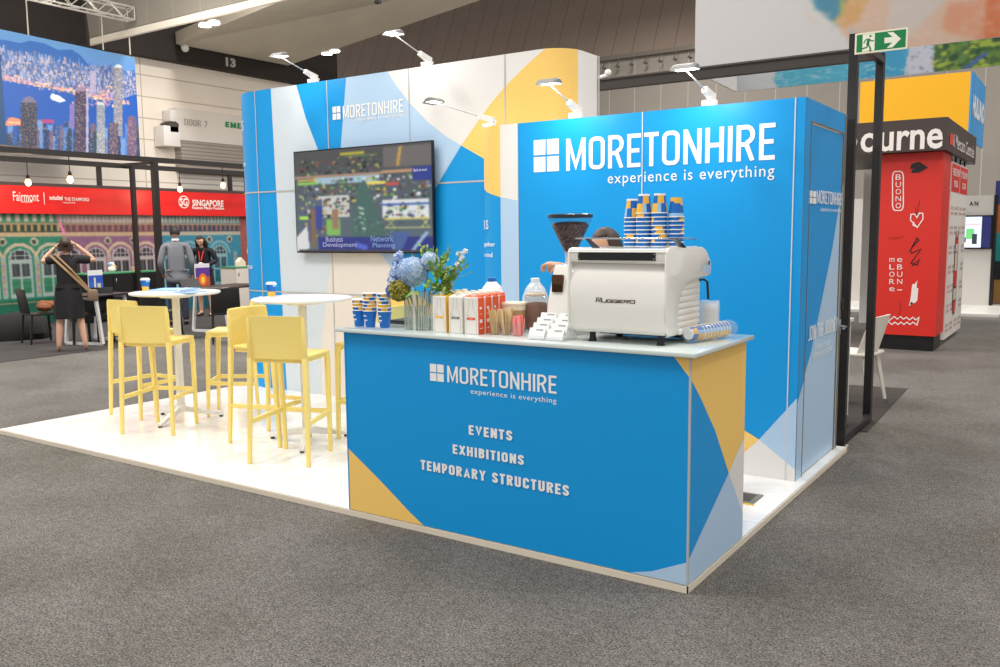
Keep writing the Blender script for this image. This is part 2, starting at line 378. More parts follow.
# carpet
def carpet():
    m = bpy.data.materials.new('grey_carpet'); m.use_nodes = True; nt = m.node_tree; b = nt.nodes['Principled BSDF']; L = nt.links.new
    tc = nt.nodes.new('ShaderNodeTexCoord')
    def noise(sc_, det, rough=.6):
        n = nt.nodes.new('ShaderNodeTexNoise'); n.inputs['Scale'].default_value = sc_; n.inputs['Detail'].default_value = det; n.inputs['Roughness'].default_value = rough
        L(tc.outputs['Object'], n.inputs['Vector']); return n
    def ramp(n, p0, c0, p1, c1):
        r = nt.nodes.new('ShaderNodeValToRGB'); r.color_ramp.elements[0].position = p0; r.color_ramp.elements[1].position = p1
        r.color_ramp.elements[0].color = (*c0, 1); r.color_ramp.elements[1].color = (*c1, 1); L(n.outputs[0], r.inputs[0]); return r
    fine = ramp(noise(105, 4, .85), .36, S(30, 29, 27), .64, S(151, 146, 139))
    mid = ramp(noise(24, 3), .3, (.72, .72, .72), .7, (1.12, 1.12, 1.12))
    big = ramp(noise(1.1, 3), .35, (.80, .79, .77), .65, (1.06, 1.06, 1.08))
    def mul(a, c):
        x = nt.nodes.new('ShaderNodeMix'); x.data_type = 'RGBA'; x.blend_type = 'MULTIPLY'; x.inputs[0].default_value = 1
        L(a, x.inputs[6]); L(c, x.inputs[7]); return x.outputs[2]
    c = mul(mul(fine.outputs[0], mid.outputs[0]), big.outputs[0]); L(c, b.inputs['Base Color']); b.inputs['Roughness'].default_value = .95
    b.inputs['Specular IOR Level'].default_value = .1
    bp = nt.nodes.new('ShaderNodeBump'); bp.inputs['Strength'].default_value = .5; bp.inputs['Distance'].default_value = .004; n = noise(170, 2); L(n.outputs[0], bp.inputs['Height']); L(bp.outputs[0], b.inputs['Normal'])
    return m
struct('floor', MB().box((-40, -12, -.2), (20, 45, 0)), carpet())

# ------------------------------------------------------------------ hall shell
def panel_mat(name, rgb, spx, spz, seam, wid=.01, ax='y', rough=.6, ox=0, oz=0):
    """flat cladding with seam lines every spx (along ax) and spz (height)"""
    m = bpy.data.materials.new(name); m.use_nodes = True; nt = m.node_tree; b = nt.nodes['Principled BSDF']; L = nt.links.new
    tc = nt.nodes.new('ShaderNodeTexCoord'); sp = nt.nodes.new('ShaderNodeSeparateXYZ'); L(tc.outputs['Object'], sp.inputs[0])
    def line(sock, per, off):
        a = nt.nodes.new('ShaderNodeMath'); a.operation = 'ADD'; L(sock, a.inputs[0]); a.inputs[1].default_value = 1000*per-off
        d = nt.nodes.new('ShaderNodeMath'); d.operation = 'MODULO'; L(a.outputs[0], d.inputs[0]); d.inputs[1].default_value = per
        c = nt.nodes.new('ShaderNodeMath'); c.operation = 'LESS_THAN'; L(d.outputs[0], c.inputs[0]); c.inputs[1].default_value = wid; return c.outputs[0]
    fac = None
    for s_, per, off in ((sp.outputs['XYZ'.index(ax.upper())], spx, ox), (sp.outputs[2], spz, oz)):
        if not per: continue
        l = line(s_, per, off)
        if fac is None: fac = l
        else:
            x = nt.nodes.new('ShaderNodeMath'); x.operation = 'MAXIMUM'; L(fac, x.inputs[0]); L(l, x.inputs[1]); fac = x.outputs[0]
    n = nt.nodes.new('ShaderNodeTexNoise'); n.inputs['Scale'].default_value = .7; n.inputs['Detail'].default_value = 5; L(tc.outputs['Object'], n.inputs['Vector'])
    c = S(*rgb); a = nt.nodes.new('ShaderNodeMix'); a.data_type = 'RGBA'; L(n.outputs[0], a.inputs[0])
    a.inputs[6].default_value = (*[v*.9 for v in c], 1); a.inputs[7].default_value = (*[v*1.08 for v in c], 1)
    x = nt.nodes.new('ShaderNodeMix'); x.data_type = 'RGBA'; L(fac, x.inputs[0]); L(a.outputs[2], x.inputs[6]); x.inputs[7].default_value = (*S(*seam), 1)
    L(x.outputs[2], b.inputs['Base Color']); b.inputs['Roughness'].default_value = rough; return m
HW = -22.
hall_cream = panel_mat('hall_wall_cladding', (244, 232, 217), 6.2, .62, (196, 184, 168), .035, oz=.1)
tag(MB().box((HW-.4, -12, 0), (HW, 20.2, 6.8)).build('wall_left', hall_cream), kind='structure')
mDark = M('dark_bulkhead', (48, 42, 38), .8, noise=.15, nscale=2)
struct('trim_1', MB().box((HW-.4, -12, 6.8), (HW+.35, 20.2, 12.5)), mDark)
num = MB(); words(num, '13', 'x', HW+.36, (225.3, 57), (235.7, 68), .01, bold=.05)
tag(num.build('trim_2', M('grey_number', (190, 186, 180), .6)), kind='structure')
# far wall: lower cladding and the leaning brown upper cladding
low = panel_mat('far_wall_cladding', (158, 150, 140), 1.15, 0, (196, 188, 176), .03, ax='x', ox=.4)
zt = 8.75
struct('wall_rear', MB().box((-34, 30, 0), (20, 30.4, zt)), low)
brown = panel_mat('leaning_wall_cladding', (158, 140, 126), .92, 0, (112, 98, 88), .03, ax='x')
up = MB(); up.prism([(-32.2, 30, zt), (-33.2, 33.6, 16.5), (-33.2, 34.0, 16.5), (-32.2, 30.4, zt)], (52, 0, 0)); struct('wall_rear_upper', up, brown)
tr = MB(); tr.box((-32, 29.75, zt-.12), (14, 29.98, zt+.04))
for i in range(30): tr.box((-17+i*.62, 29.4, zt-.5+.0), (-16.95+i*.62, 29.75, zt-.42)); tr.bar((-16.97+i*.62, 29.75, zt-.1), (-16.97+i*.62, 29.5, zt-.42), .03, .03)
struct('trim_3', tr, M('rail_dark', (120, 112, 102), .5))
struct('ceiling', MB().box((-45, 15, 17), (20, 45, 17.2)), M('black_ceiling', (20, 18, 18), .9))
# raked concrete soffit
A = on('x', HW+.45, 176, 44); B = on('x', HW+.45, 288, 65.5); C_ = on('x', -12, 598, -40); D = on('x', -12, 381, -40)
sl = MB(); t_ = Vector((0, 0, .35)); vs = [A, B, C_, D]; sl.add(vs+[p+t_ for p in vs], [(0, 1, 2), (0, 2, 3), (4, 6, 5), (4, 7, 6), (0, 4, 5, 1), (1, 5, 6, 2), (2, 6, 7, 3), (3, 7, 4, 0)])
struct('ceiling_soffit', sl, M('concrete_soffit', (222, 212, 194), .8, noise=.14, nscale=.9), smooth=0)
# ribbed bulkhead over the aisle at the left
A = on('x', -21.4, 90, 44); B = on('x', -13, 300, -5); dz = Vector((0, 0, .16)); E0 = on('x', -21.4, 84, 47)
bk = MB(); dd = (B-A).normalized(); back = Vector((-.6, .5, 0))*.2
pts = [A, B]; bk.prism([A+dz, B+dz, B+Vector((0, 0, 7)), A+Vector((0, 0, 7))+Vector((-.3, -.3, 0))], back)
struct('trim_4', bk, panel_mat('bulkhead_cladding', (142, 135, 122), 0, 0, (110, 104, 95)) if False else panel_mat('bulkhead_cladding', (144, 137, 124), 1.1, 0, (160, 152, 138), .03, ax='x'), smooth=0)
bl = MB(); bl.prism([A-Vector((0, 0, .02)), B-Vector((0, 0, .02)), B+dz*.9, A+dz*.9], back); struct('trim_5', bl, M('bulkhead_lip', (236, 226, 206), .6), smooth=0)

# roller door, its lintel signs and control boxes
dY0 = on('x', HW+.3, 180, 160).y; dY1 = 21.
zD = on('x', HW+.3, 212, 143).z
sh = panel_mat('roller_slats', (205, 198, 188), 0, .16, (150, 143, 134), .035)
d = MB(); d.box((HW, dY0+.1, 0), (HW+.08, 20.2, zD)); o = struct('door_1', d, sh)
li = MB(); li.box((HW, dY0-.1, zD), (HW+.35, 20.2, zD+.95)); lint = tag(li.build('door_1_lintel', M('lintel_paint', (228, 220, 210), .6)), kind='structure')
hb = MB(); hb.box((HW+.0, dY0+.05, zD-.95), (HW+.32, 20.2, zD)); hb.build('shutter_box', panel_mat('shutter_shade', (168, 158, 148), 0, .11, (130, 122, 113), .03), lint)
x = MB(); caps(x, 'DOOR 7', 'x', HW+.36, (184, 118.5), (207.5, 127.5), .01, t=.14); x.build('door_number', M('door_number_grey', (176, 168, 160), .6), lint)
x = MB(); a = on('x', HW+.37, 225.5, 121.5); b = on('x', HW+.37, 225.5, 127); place(x, stroke_shape('EMERGENCY', .22, .14), (a.x, a.y, b.z), (0, 1.9, 0), (0, 0, a.z-b.z)); x.build('emergency_lettering', M('sign_green', (20, 140, 80), .6), lint)
for nm, tl, br, dd_ in (('wall_box', (163.5, 125), (181, 147), .5), ('wall_box', (170, 109.5), (177.5, 122), .4)):
    a = on('x', HW+dd_, *tl); b = on('x', HW+dd_, *br); q = MB().rbox((HW+.02, a.y, b.z), (HW+dd_, b.y, a.z), .02).build(nm, M('box_white', (236, 230, 224), .5))
    tag(q, 'large white control box on the wall left of the door sign' if tl[1] > 120 else 'small white control box above the larger one by the door sign', 'control box')
x = MB(); a = on('x', HW+.45, 168.5, 122); x.rbox((HW+.05, a.y, a.z-.3), (HW+.5, a.y+.32, a.z+.0), .02); tag(x.build('wall_sensor', M('sensor_grey', (70, 62, 58), .5)), 'small dark sensor between the two white wall boxes', 'sensor')
# pairs of ceiling lamps
for i, (px, py, X) in enumerate(((205, 25, -17), (213.5, 22.7, -17), (327, 53.2, -17), (334.5, 50.8, -17))):
    p = on('x', X, px, py); m = MB(); m.lathe([(.05, .05), (.15, .04), (.165, .0), (.16, -.01)], p, 20); q = thing('ceiling_light', ('left' if i % 2 == 0 else 'right')+' round ceiling lamp of the pair '+('above the number 13' if i < 2 else 'beside the concrete soffit edge'), 'ceiling light', p, 0, 'round ceiling lamps')
    m.build('lamp_housing', mWhiteP, q, True); m = MB(); m.lathe([(.15, -.03), (.155, -.012)], p, 20); m.build('diffuser', M('lamp_glow', (255, 246, 230), .5, emit=9), q, True)
p = on('x', HW+.6, 185, 48); m = MB(); m.ball(p, .12, 12); m.tube([p, p+Vector((-.3, 0, .2))], .04, 8); tag(m.build('security_camera', mWhiteP), 'small white dome camera on the dark beam below the soffit', 'security camera')
p = on('y', 12, 378, 2); m = MB(); m.rbox(p-Vector((.08, .05, .04)), p+Vector((.08, .05, .04)), .02); m.tube([p, p+Vector((0, 0, 1.2))], .02, 8); tag(m.build('stage_spotlight', mBlack), 'small black spotlight hanging at the top edge of the picture', 'spotlight')

# ------------------------------------------------------------------ the stand: platform
PZ = .035
def marble():
    m = bpy.data.materials.new('marble_tile'); m.use_nodes = True; nt = m.node_tree; b = nt.nodes['Principled BSDF']; L = nt.links.new
    tc = nt.nodes.new('ShaderNodeTexCoord'); n = nt.nodes.new('ShaderNodeTexNoise'); n.inputs['Scale'].default_value = 2.2; n.inputs['Detail'].default_value = 8; n.inputs['Distortion'].default_value = 1.6
    L(tc.outputs['Object'], n.inputs['Vector']); r = nt.nodes.new('ShaderNodeValToRGB'); e = r.color_ramp.elements
    e[0].position = .35; e[0].color = (*S(240, 240, 238), 1); e[1].position = .62; e[1].color = (*S(240, 240, 238), 1)
    k = r.color_ramp.elements.new(.49); k.color = (*S(231, 230, 227), 1); L(n.outputs[0], r.inputs[0])
    br = nt.nodes.new('ShaderNodeTexBrick'); br.offset = 0; br.inputs['Scale'].default_value = 1; br.inputs['Mortar Size'].default_value = .0025; br.inputs['Brick Width'].default_value = 1; br.inputs['Row Height'].default_value = 1
    br.inputs['Mortar'].default_value = (*S(190, 184, 172), 1); L(r.outputs[0], br.inputs['Color1']); L(r.outputs[0], br.inputs['Color2']); L(tc.outputs['Object'], br.inputs['Vector'])
    L(br.outputs['Color'], b.inputs['Base Color']); b.inputs['Roughness'].default_value = .16; b.inputs['Specular IOR Level'].default_value = .5; return m
pl = thing('display_platform', 'low white marble-look platform floor under the blue exhibition stand', 'platform', (-3, 1.5, 0))
MB().box((-6, 0, .004), (0, 3.0, PZ)).build('tiled_deck', marble(), pl, True)
e = MB(); e.box((-6.004, -.006, 0), (.006, -.0005, PZ-.003)); e.box((.0005, -.006, 0), (.006, 3.0, PZ-.003)); e.box((-6.006, -.006, 0), (-6.0005, 3.0, PZ-.003)); e.box((-6.006, 3.0005, 0), (.006, 3.006, PZ-.003))
e.build('edge_trim', M('platform_edge', (226, 215, 196), .5), pl, True)

def slice_poly(pts, cuts):
    bm = bmesh.new(); vs = [bm.verts.new((a, b, 0)) for a, b in pts]; tri = tessellate_polygon([[Vector((a, b, 0)) for a, b in pts]])
    for t in tri:
        try: bm.faces.new([vs[i] for i in t])
        except ValueError: pass
    for c in cuts: bmesh.ops.bisect_plane(bm, geom=bm.verts[:]+bm.edges[:]+bm.faces[:], plane_co=(c, 0, 0), plane_no=(1, 0, 0))
    bm.verts.index_update(); r = ([v.co[:2] for v in bm.verts], [tuple(v.index for v in f.verts) for f in bm.faces]); bm.free(); return r
def graphic(mb, polys, mp, cuts=(), step=.0005, base=.002):
    for k, (mi, pts) in enumerate(polys):
        vs, fs = slice_poly(pts, cuts); mb.add([mp(a, b, base+step*k) for a, b in vs], fs, mi)
def shell(mb, path, z0, z1, th):
    """a wall of thickness th standing on a plan path (list of (point, outward normal))"""
    n = len(path); vs = []
    for p, nn in path: vs += [(p[0], p[1], z0), (p[0], p[1], z1), (p[0]-nn[0]*th, p[1]-nn[1]*th, z1), (p[0]-nn[0]*th, p[1]-nn[1]*th, z0)]
    fs = []
    for i in range(n-1):
        a = 4*i; b = a+4
        for j in range(4): fs.append((a+j, a+(j+1) % 4, b+(j+1) % 4, b+j))
    fs += [(3, 2, 1, 0), (4*n-4, 4*n-3, 4*n-2, 4*n-1)]; mb.add(vs, fs)

# ---- tall rear wall with rounded ends
YW, ZW = 2.52, 3.035
def bw(s):
    if s < -5.65:
        a = min((-5.65-s)/.5, PI/2); return (-5.65-.5*math.sin(a), 3.02-.5*math.cos(a)), (-math.sin(a), -math.cos(a))
    if s > -2.3:
        a = (s+2.3)/.25
        if a > PI/2: return (-2.05, 2.77+(s+2.3-.25*PI/2)), (1, 0)
        return (-2.3+.25*math.sin(a), 2.77-.25*math.cos(a)), (math.sin(a), -math.cos(a))
    return (s, YW), (0, -1)
def bwm(s, z, off): p, n = bw(s); return (p[0]+n[0]*off, p[1]+n[1]*off, z)
cutsL = [-5.65-.5*PI/2*i/14 for i in range(15)]; cutsR = [-2.3+.25*PI/2*i/8 for i in range(9)]
rw = thing('exhibition_wall', 'tall curved-end display wall printed in blue, white and yellow behind the screen', 'display wall', (-3.8, 2.6, PZ))
m = MB(); shell(m, [bw(s) for s in sorted(cutsL+cutsR+[-1.65])], PZ, ZW, .045); m.build('wall_core', mCore, rw, True)
q = lambda x, y: (on('y', YW, x, y).x, on('y', YW, x, y).z)
B0, T0 = PZ, ZW
Lb = [(-5.65-.5*PI/2), -1.65]
g = MB()
sp_ = -1.97
P = [
 (3, [(Lb[0], B0), (Lb[1], B0), (Lb[1], T0), (Lb[0], T0)]),                                   # white ground
 (0, [(Lb[0], B0), (q(287, 387)[0], B0), (q(271, 88)[0], T0), (Lb[0], T0)]),                    # blue left
 (6, [(q(287, 387)[0], B0), q(322, 340)[:1]+(B0,), q(322, 340), q(331.5, 256), q(333, 240), q(317, 145), q(296.5, 84)[:1]+(T0,), (q(271, 88)[0], T0)]),
 (4, [q(321, 350)[:1]+(B0,), q(322, 340), q(331.5, 256), q(333, 235), q(372, 240), q(382, 256), q(395.5, 273), q(378, 330), q(372, 350)[:1]+(B0,)]),
 (0, [(q(296.5, 84)[0], T0), q(306, 118), q(318, 149), q(340, 200), q(341, 149), (q(346.5, 78)[0], T0)]),
 (1, [(q(346.5, 78)[0], T0), q(341, 149), q(339, 215), q(420, 215), q(434, 191), q(461.5, 145.5), q(447, 137), q(428, 122), q(409, 102), q(396, 85), (q(387.5, 71)[0], T0)]),
 (2, [(q(545.5, 49)[0], T0), q(525, 67), q(505, 87), q(490, 105), q(475, 126), q(461.5, 145.5), q(484, 158.5), q(505, 169), (-2.3, q(520, 177)[1]), (sp_, q(535, 180)[1]), (sp_, T0)]),
 (0, [q(461.5, 145.5), q(484, 158.5), q(505, 169), (-2.3, q(520, 177)[1]), (Lb[1], q(530, 180)[1]), (Lb[1], B0), q(470, 335)[:1]+(B0,), q(470, 330), q(410, 290), q(395.5, 273), q(372, 241), q(400, 235), q(420, 215)]),
 (1, [q(372, 235), q(383, 256), q(395.5, 273.5), q(405, 262), q(397, 235)]),
 (2, [q(395.5, 273), q(378, 330), q(372, 350)[:1]+(B0,), q(470, 335)[:1]+(B0,), q(470, 330), q(410, 290)]),
]
graphic(g, P, bwm, cutsL+cutsR); g.build('printed_panel', PRINTS, rw, True)
g = MB()
for s in (-5.62, -4.62, -3.63, -2.62): graphic(g, [(0, [(s-.006, B0), (s+.006, B0), (s+.006, T0), (s-.006, T0)])], bwm, base=.0075)
for z in (1.035, 2.035): graphic(g, [(0, [(Lb[0], z-.007), (-2.05, z-.007), (-2.05, z+.007), (Lb[0], z+.007)])], bwm, cutsL+cutsR, base=.008)
graphic(g, [(0, [(-1.66, B0), (-1.63, B0), (-1.63, T0), (-1.66, T0)])], bwm, base=.012)
g.build('panel_joint', mAlu, rw, True)
def brand(parent, ax, v, sq, nm, tagl, off, t=.125, bold=.0, space=1.12):
    g = MB(); four_squares(g, ax, v, *sq, off); g.build('logo_mark', mLet, parent, True)
    g = MB(); caps(g, 'MORETONHIRE', ax, v, *nm, off, t=t); g.build('logo_lettering', mLet, parent, True)
    g = MB(); words(g, 'experience is everything', ax, v, *tagl, off, bold=bold, space=space); g.build('tagline_lettering', mLet, parent, True)
def line_of(fn, parent, txt, ax, v, tl, br, off, nm='line_lettering', **k): g = MB(); fn(g, txt, ax, v, tl, br, off, **k); return g.build(nm, mLet, parent, True)
brand(rw, 'y', YW, ((333, 107), (341.3, 119.3)), ((343.3, 106.2), (404, 112.2)), ((356.5, 117), (404, 118)), -.0085, t=.13)
for txt, s0, s1, z0, z1 in (('EVENTS', -6.42, -5.86, 2.67, 2.77), ('EXHIBITIONS', -6.42, -5.98, 2.5, 2.58), ('moretonhire.com', -6.42, -5.84, 2.31, 2.36), ('Talk to us today', -6.42, -5.9, 1.40, 1.48), ('moretonhire.com.au', -6.42, -5.78, 1.26, 1.31)):
    sh_ = text_shape(txt, .01); g = MB(); g.add([bwm(s0+(s1-s0)*a, z0+(z1-z0)*b, .009) for a, b in sh_[0]], sh_[1]); g.build('line_lettering', mLet, rw, True)

# ---- storage block with rounded left end and a door in its right side
YB, ZB, XB = 1.904, 2.39, -.06
def bb(s):
    if s < -2.27:
        a = (-2.27-s)/.26
        if a > PI/2: return (-2.53, 2.164+(a-PI/2)*.26), (-1, 0)
        return (-2.27-.26*math.sin(a), 2.164-.26*math.cos(a)), (-math.sin(a), -math.cos(a))
    return (s, YB), (0, -1)
def bbm(s, z, off): p, n = bb(s); return (p[0]+n[0]*off, p[1]+n[1]*off, z)
cb = [-2.27-.26*PI/2*i/10 for i in range(11)]
bk = thing('storage_booth', 'blue storage booth with large white lettering behind the coffee counter', 'exhibition booth', (-1.1, 2.4, PZ))
m = MB(); shell(m, [bb(s) for s in sorted(cb+[-2.98, XB])], PZ, ZB, .04)
m.box((XB-.04, YB+.04, PZ), (XB, 2.04, ZB)); m.box((XB-.04, 2.86, PZ), (XB, 2.915, ZB)); m.box((XB-.04, 2.04, ZB-.13), (XB, 2.86, ZB)); m.box((-2.0, 2.875, PZ), (XB-.04, 2.915, ZB))
m.build('booth_core', mCore, bk, True)
qb = lambda x, y: (on('y', YB, x, y).x, on('y', YB, x, y).z)
g = MB(); S0 = -2.98; b1 = qb(759.3, 439.3)
P = [(0, [(S0, B0), (XB, B0), (XB, ZB), (S0, ZB)]),
 (2, [(S0, ZB), (-2.26, ZB), (-2.26, 1.865), (-2.33, 1.885), (-2.42, 1.91), (-2.52, 1.95), (-2.6, 2.0), (-2.7, 2.06), (S0, 2.2)]),
 (3, [(-2.26, ZB), (-2.105, ZB), (-2.105, 1.835), (-2.26, 1.865)]), (1, [(-2.26, 1.865), (-2.105, 1.835), (-2.105, B0), (-2.26, B0)]),
 (3, [(-1.2, B0), (XB, B0), (XB, .12), (XB, qb(796, 469)[1]), b1, (b1[0]-.3, b1[1]-.28)]),
 (2, [(b1[0]-.6, b1[1]+.3), b1, (b1[0]-.35, b1[1]-.36), (b1[0]-.7, b1[1]-.5)]),
 (1, [b1, (XB, qb(796, 398)[1]), (XB, qb(796, 469.5)[1])])]
graphic(g, P, bbm, cb); g.build('printed_panel', PRINTS, bk, True)
g = MB()
for s in (-2.105, -1.117, -.118): graphic(g, [(0, [(s-.004, B0), (s+.004, B0), (s+.004, ZB), (s-.004, ZB)])], bbm, base=.0062)
g.build('panel_joint', mSeam, bk, True)
brand(bk, 'y', YB, ((534, 140.5), (559.2, 171)), ((566.5, 139), (775, 159.5)), ((608, 173.0), (774.5, 180)), -.0045, bold=.0)
for txt, s0, s1, z0, z1 in (('TOGETHER IS', -2.78, -2.39, 1.63, 1.70), ('We work together', -2.80, -2.31, 1.49, 1.535), ('with peace of mind', -2.80, -2.34, 1.41, 1.455)):
    sh_ = text_shape(txt, .01); g = MB(); g.add([bbm(s0+(s1-s0)*a, z0+(z1-z0)*b, .009) for a, b in sh_[0]], sh_[1]); g.build('line_lettering', mLet, bk, True)
# right side prints and the door
qx = lambda x, y: (on('x', XB, x, y).y, on('x', XB, x, y).z)
sd = lambda y, z, off: (XB+off, y, z)
FR = [(0, [(YB, B0), (2.915, B0), (2.915, ZB), (YB, ZB)])]
diag = [qx(845.5, 165), qx(840.6, 197), qx(833, 247), qx(823.8, 292.6), qx(811.5, 352), (YB+.03, qx(798.5, 398)[1]), (YB+.0, qx(797, 403)[1])]
def clip_y(pts, y0, y1, z1):
    bm = bmesh.new(); bm.faces.new([bm.verts.new((a, b, 0)) for a, b in pts])
    for co, no in (((y0, 0, 0), (-1, 0, 0)), ((y1, 0, 0), (1, 0, 0)), ((0, z1, 0), (0, 1, 0))):
        bmesh.ops.bisect_plane(bm, geom=bm.verts[:]+bm.edges[:]+bm.faces[:], plane_co=co, plane_no=no, clear_outer=True)
    out = [[v.co[:2] for v in f.verts] for f in bm.faces]; bm.free(); return out
big = diag+[(YB, B0), (2.93, B0), (2.93, diag[0][1])]
def sideprint(nm, y0, y1, z0, z1, parent, off):
    g = MB(); graphic(g, [(0, [(y0, z0), (y1, z0), (y1, z1), (y0, z1)])], sd, base=off)
    vs, fs = slice_poly(big, [])
    bm = bmesh.new(); V = [bm.verts.new((a, b, 0)) for a, b in vs]
    for f in fs: bm.faces.new([V[i] for i in f])
    for co, no in (((y0, 0, 0), (-1, 0, 0)), ((y1, 0, 0), (1, 0, 0)), ((0, z1, 0), (0, 1, 0)), ((0, z0, 0), (0, -1, 0))):
        bmesh.ops.bisect_plane(bm, geom=bm.verts[:]+bm.edges[:]+bm.faces[:], plane_co=co, plane_no=no, clear_outer=True)
    bm.verts.index_update(); g.add([sd(v.co.x, v.co.y, off+.0006) for v in bm.verts], [tuple(v.index for v in f.verts) for f in bm.faces], 1); bm.free()
    return g.build(nm, PRINTS, parent, True)
sideprint('printed_panel', YB, 2.035, B0, ZB, bk, .002); sideprint('printed_panel', 2.865, 2.915, B0, ZB, bk, .002); sideprint('printed_panel', 2.035, 2.865, ZB-.13, ZB, bk, .002)
g = MB(); g.bar((XB+.002, 2.04, ZB-.131), (XB+.002, 2.86, ZB-.131), .008, .008); g.bar((XB+.002, 2.037, B0), (XB+.002, 2.037, ZB-.13), .008, .006); g.bar((XB+.002, 2.863, B0), (XB+.002, 2.863, ZB-.13), .008, .006)
g.box((XB-.0, 2.9, B0), (XB+.008, 2.925, ZB)); g.build('door_frame', M('door_frame_bronze', (150, 134, 112), .4, .5), bk, True)
dr = MB().box((XB-.035, 2.045, PZ+.012), (XB-.004, 2.857, ZB-.142)).build('door_leaf', mCore, bk, True)
sideprint('door_print', 2.046, 2.856, PZ+.012, ZB-.143, dr, -.003)
brand(dr, 'x', XB, ((808.7, 190.5), (815.5, 204)), ((816.5, 190), (841.5, 205.5)), ((820, 207), (841, 213.5)), .0035, t=.13, space=1.)
line_of(caps, dr, 'JOIN THE JOURNEY', 'x', XB, (808.3, 326.5), (836.8, 330.0), .0035, t=.15)
line_of(words, dr, 'Follow us to stay', 'x', XB, (815, 343.5), (829.5, 346.5), .0035); line_of(words, dr, 'informed and inspired', 'x', XB, (812.5, 351), (831.5, 352.8), .0035)
m = MB(); a = on('x', XB, 840.3, 304); m.rbox((XB, a.y-.02, a.z-.04), (XB+.02, a.y+.02, a.z+.035), .004); m.build('door_lock', mBlack, dr, True)
m = MB(); a = on('x', XB, 839, 326); m.rbox((XB, a.y-.02, a.z-.06), (XB+.012, a.y+.02, a.z+.05), .004); m.tube([(XB+.01, a.y, a.z), (XB+.05, a.y, a.z), (XB+.055, a.y-.02, a.z), (XB+.055, a.y-.11, a.z-.005)], .008, 10); m.build('door_handle', mChrome, dr, True)

# ---- screen
tv = thing('television', 'large wall-mounted flat screen showing an exhibition hall picture', 'television', (-4.17, 2.45, 1.43))
x0, x1, z0, z1 = -5.022, -3.321, 1.430, 2.397; y0 = 2.44
m = MB(); m.rbox((x0, y0, z0), (x1, y0+.03, z1), .004); m.build('bezel', M('tv_bezel', (20, 20, 22), .3), tv, True)
MB().box((x0+.3, y0+.03, z0+.2), (x1-.3, y0+.072, z1-.2)).build('wall_bracket', mBlack, tv, True)
rnd = np.random.RandomState(4); W_, H_ = 139., 103.; im = np.zeros((112, 150, 3)); im[:] = (70, 82, 88)
for yy in range(112): im[yy, :] = np.array((62, 66, 72))*(1-yy/112)+np.array((70, 95, 110))*yy/112
rect(im, 0, 0, 139, 22, (62, 64, 68), W_, H_)
def dots(x0, y0, x1, y1, n, cols, s=(1, 4), h=(1, 3)):
    for _ in range(n):
        a, b = rnd.uniform(x0, x1), rnd.uniform(y0, y1); rect(im, a, b, a+rnd.uniform(*s), b+rnd.uniform(*h), cols[rnd.randint(len(cols))], W_, H_)
crowd = [(30, 34, 40), (90, 96, 100), (150, 156, 160), (40, 90, 60), (120, 60, 60), (60, 70, 120), (200, 205, 210), (96, 150, 60), (60, 50, 70), (180, 160, 60)]
rect(im, 94, 2, 139, 21, (92, 88, 88), W_, H_)
dots(4, 8, 92, 24, 150, [(24, 26, 32), (50, 50, 56), (70, 60, 90), (120, 50, 50), (150, 160, 60), (40, 80, 60), (86, 90, 96)])
rect(im, 0, 25, 92, 28, (150, 120, 96), W_, H_); rect(im, 92, 24, 139, 26.5, (180, 130, 90), W_, H_)
rect(im, 20, 28, 90, 34, (130, 170, 200), W_, H_); dots(3, 28, 136, 58, 420, crowd)
rect(im, 50, 4, 75, 6.5, (170, 160, 30), W_, H_); rect(im, 56, 7, 88, 8.5, (90, 150, 60), W_, H_); fillp(im, [(109, 2), (112, 2), (109, 20), (106, 20)], (180, 140, 50), W_, H_)
rect(im, 3, 31, 25, 34, (120, 190, 70), W_, H_); rect(im, 3, 28.5, 25, 30, (200, 160, 60), W_, H_); rect(im, 70, 34, 95, 37, (220, 200, 60), W_, H_); rect(im, 95, 36, 108, 39, (200, 60, 50), W_, H_)
rect(im, 121, 22, 139, 35, (24, 44, 140), W_, H_)
rect(im, 25, 46, 58, 68, (176, 178, 178), W_, H_); dots(26, 47, 56, 66, 60, crowd); rect(im, 92, 52, 136, 70, (190, 196, 204), W_, H_); dots(94, 54, 134, 68, 50, crowd); rect(im, 90, 56, 136, 57.5, (40, 80, 170), W_, H_)
fillp(im, [(68, 34), (76, 34), (96, 92), (60, 92)], (52, 92, 88), W_, H_)
for k in range(5): fillp(im, [(68+k*.5, 58+k*5), (73+k*.5, 60+k*5), (73+k*.5, 61.5+k*5), (68+k*.5, 59.5+k*5)], (200, 205, 205), W_, H_)
rect(im, 5, 50, 30, 92, (70, 80, 110), W_, H_); dots(5, 50, 32, 90, 60, crowd); rect(im, 22, 56, 29, 80, (30, 50, 150), W_, H_); rect(im, 17, 60, 21, 98, (120, 84, 60), W_, H_); rect(im, 4, 66, 14, 70, (150, 210, 60), W_, H_)
rect(im, 33, 70, 48, 86, (110, 170, 70), W_, H_); rect(im, 40, 60, 46, 80, (140, 100, 80), W_, H_)
dots(60, 60, 110, 84, 60, [(60, 110, 90), (50, 80, 80), (70, 120, 100), (60, 70, 90)])
for a in ((94, 70, 136, 71.5), (94, 79, 136, 80)): rect(im, *a, (200, 190, 90), W_, H_)
for a, b in ((94, 104), (104, 94), (128, 136), (136, 128)): fillp(im, [(a, 70), (a+1.2, 70), (b+1.2, 80), (b, 80)], (200, 190, 90), W_, H_)
fillp(im, [(0, 88), (12, 76), (14, 100), (0, 103)], (190, 194, 200), W_, H_)
rect(im, 24, 88, 139, 103, (22, 36, 130), W_, H_); fillp(im, [(100, 84), (118, 84), (109, 103), (100, 103)], (50, 80, 150), W_, H_); fillp(im, [(117, 103), (132, 84), (136, 84), (121, 103)], (130, 160, 200), W_, H_)
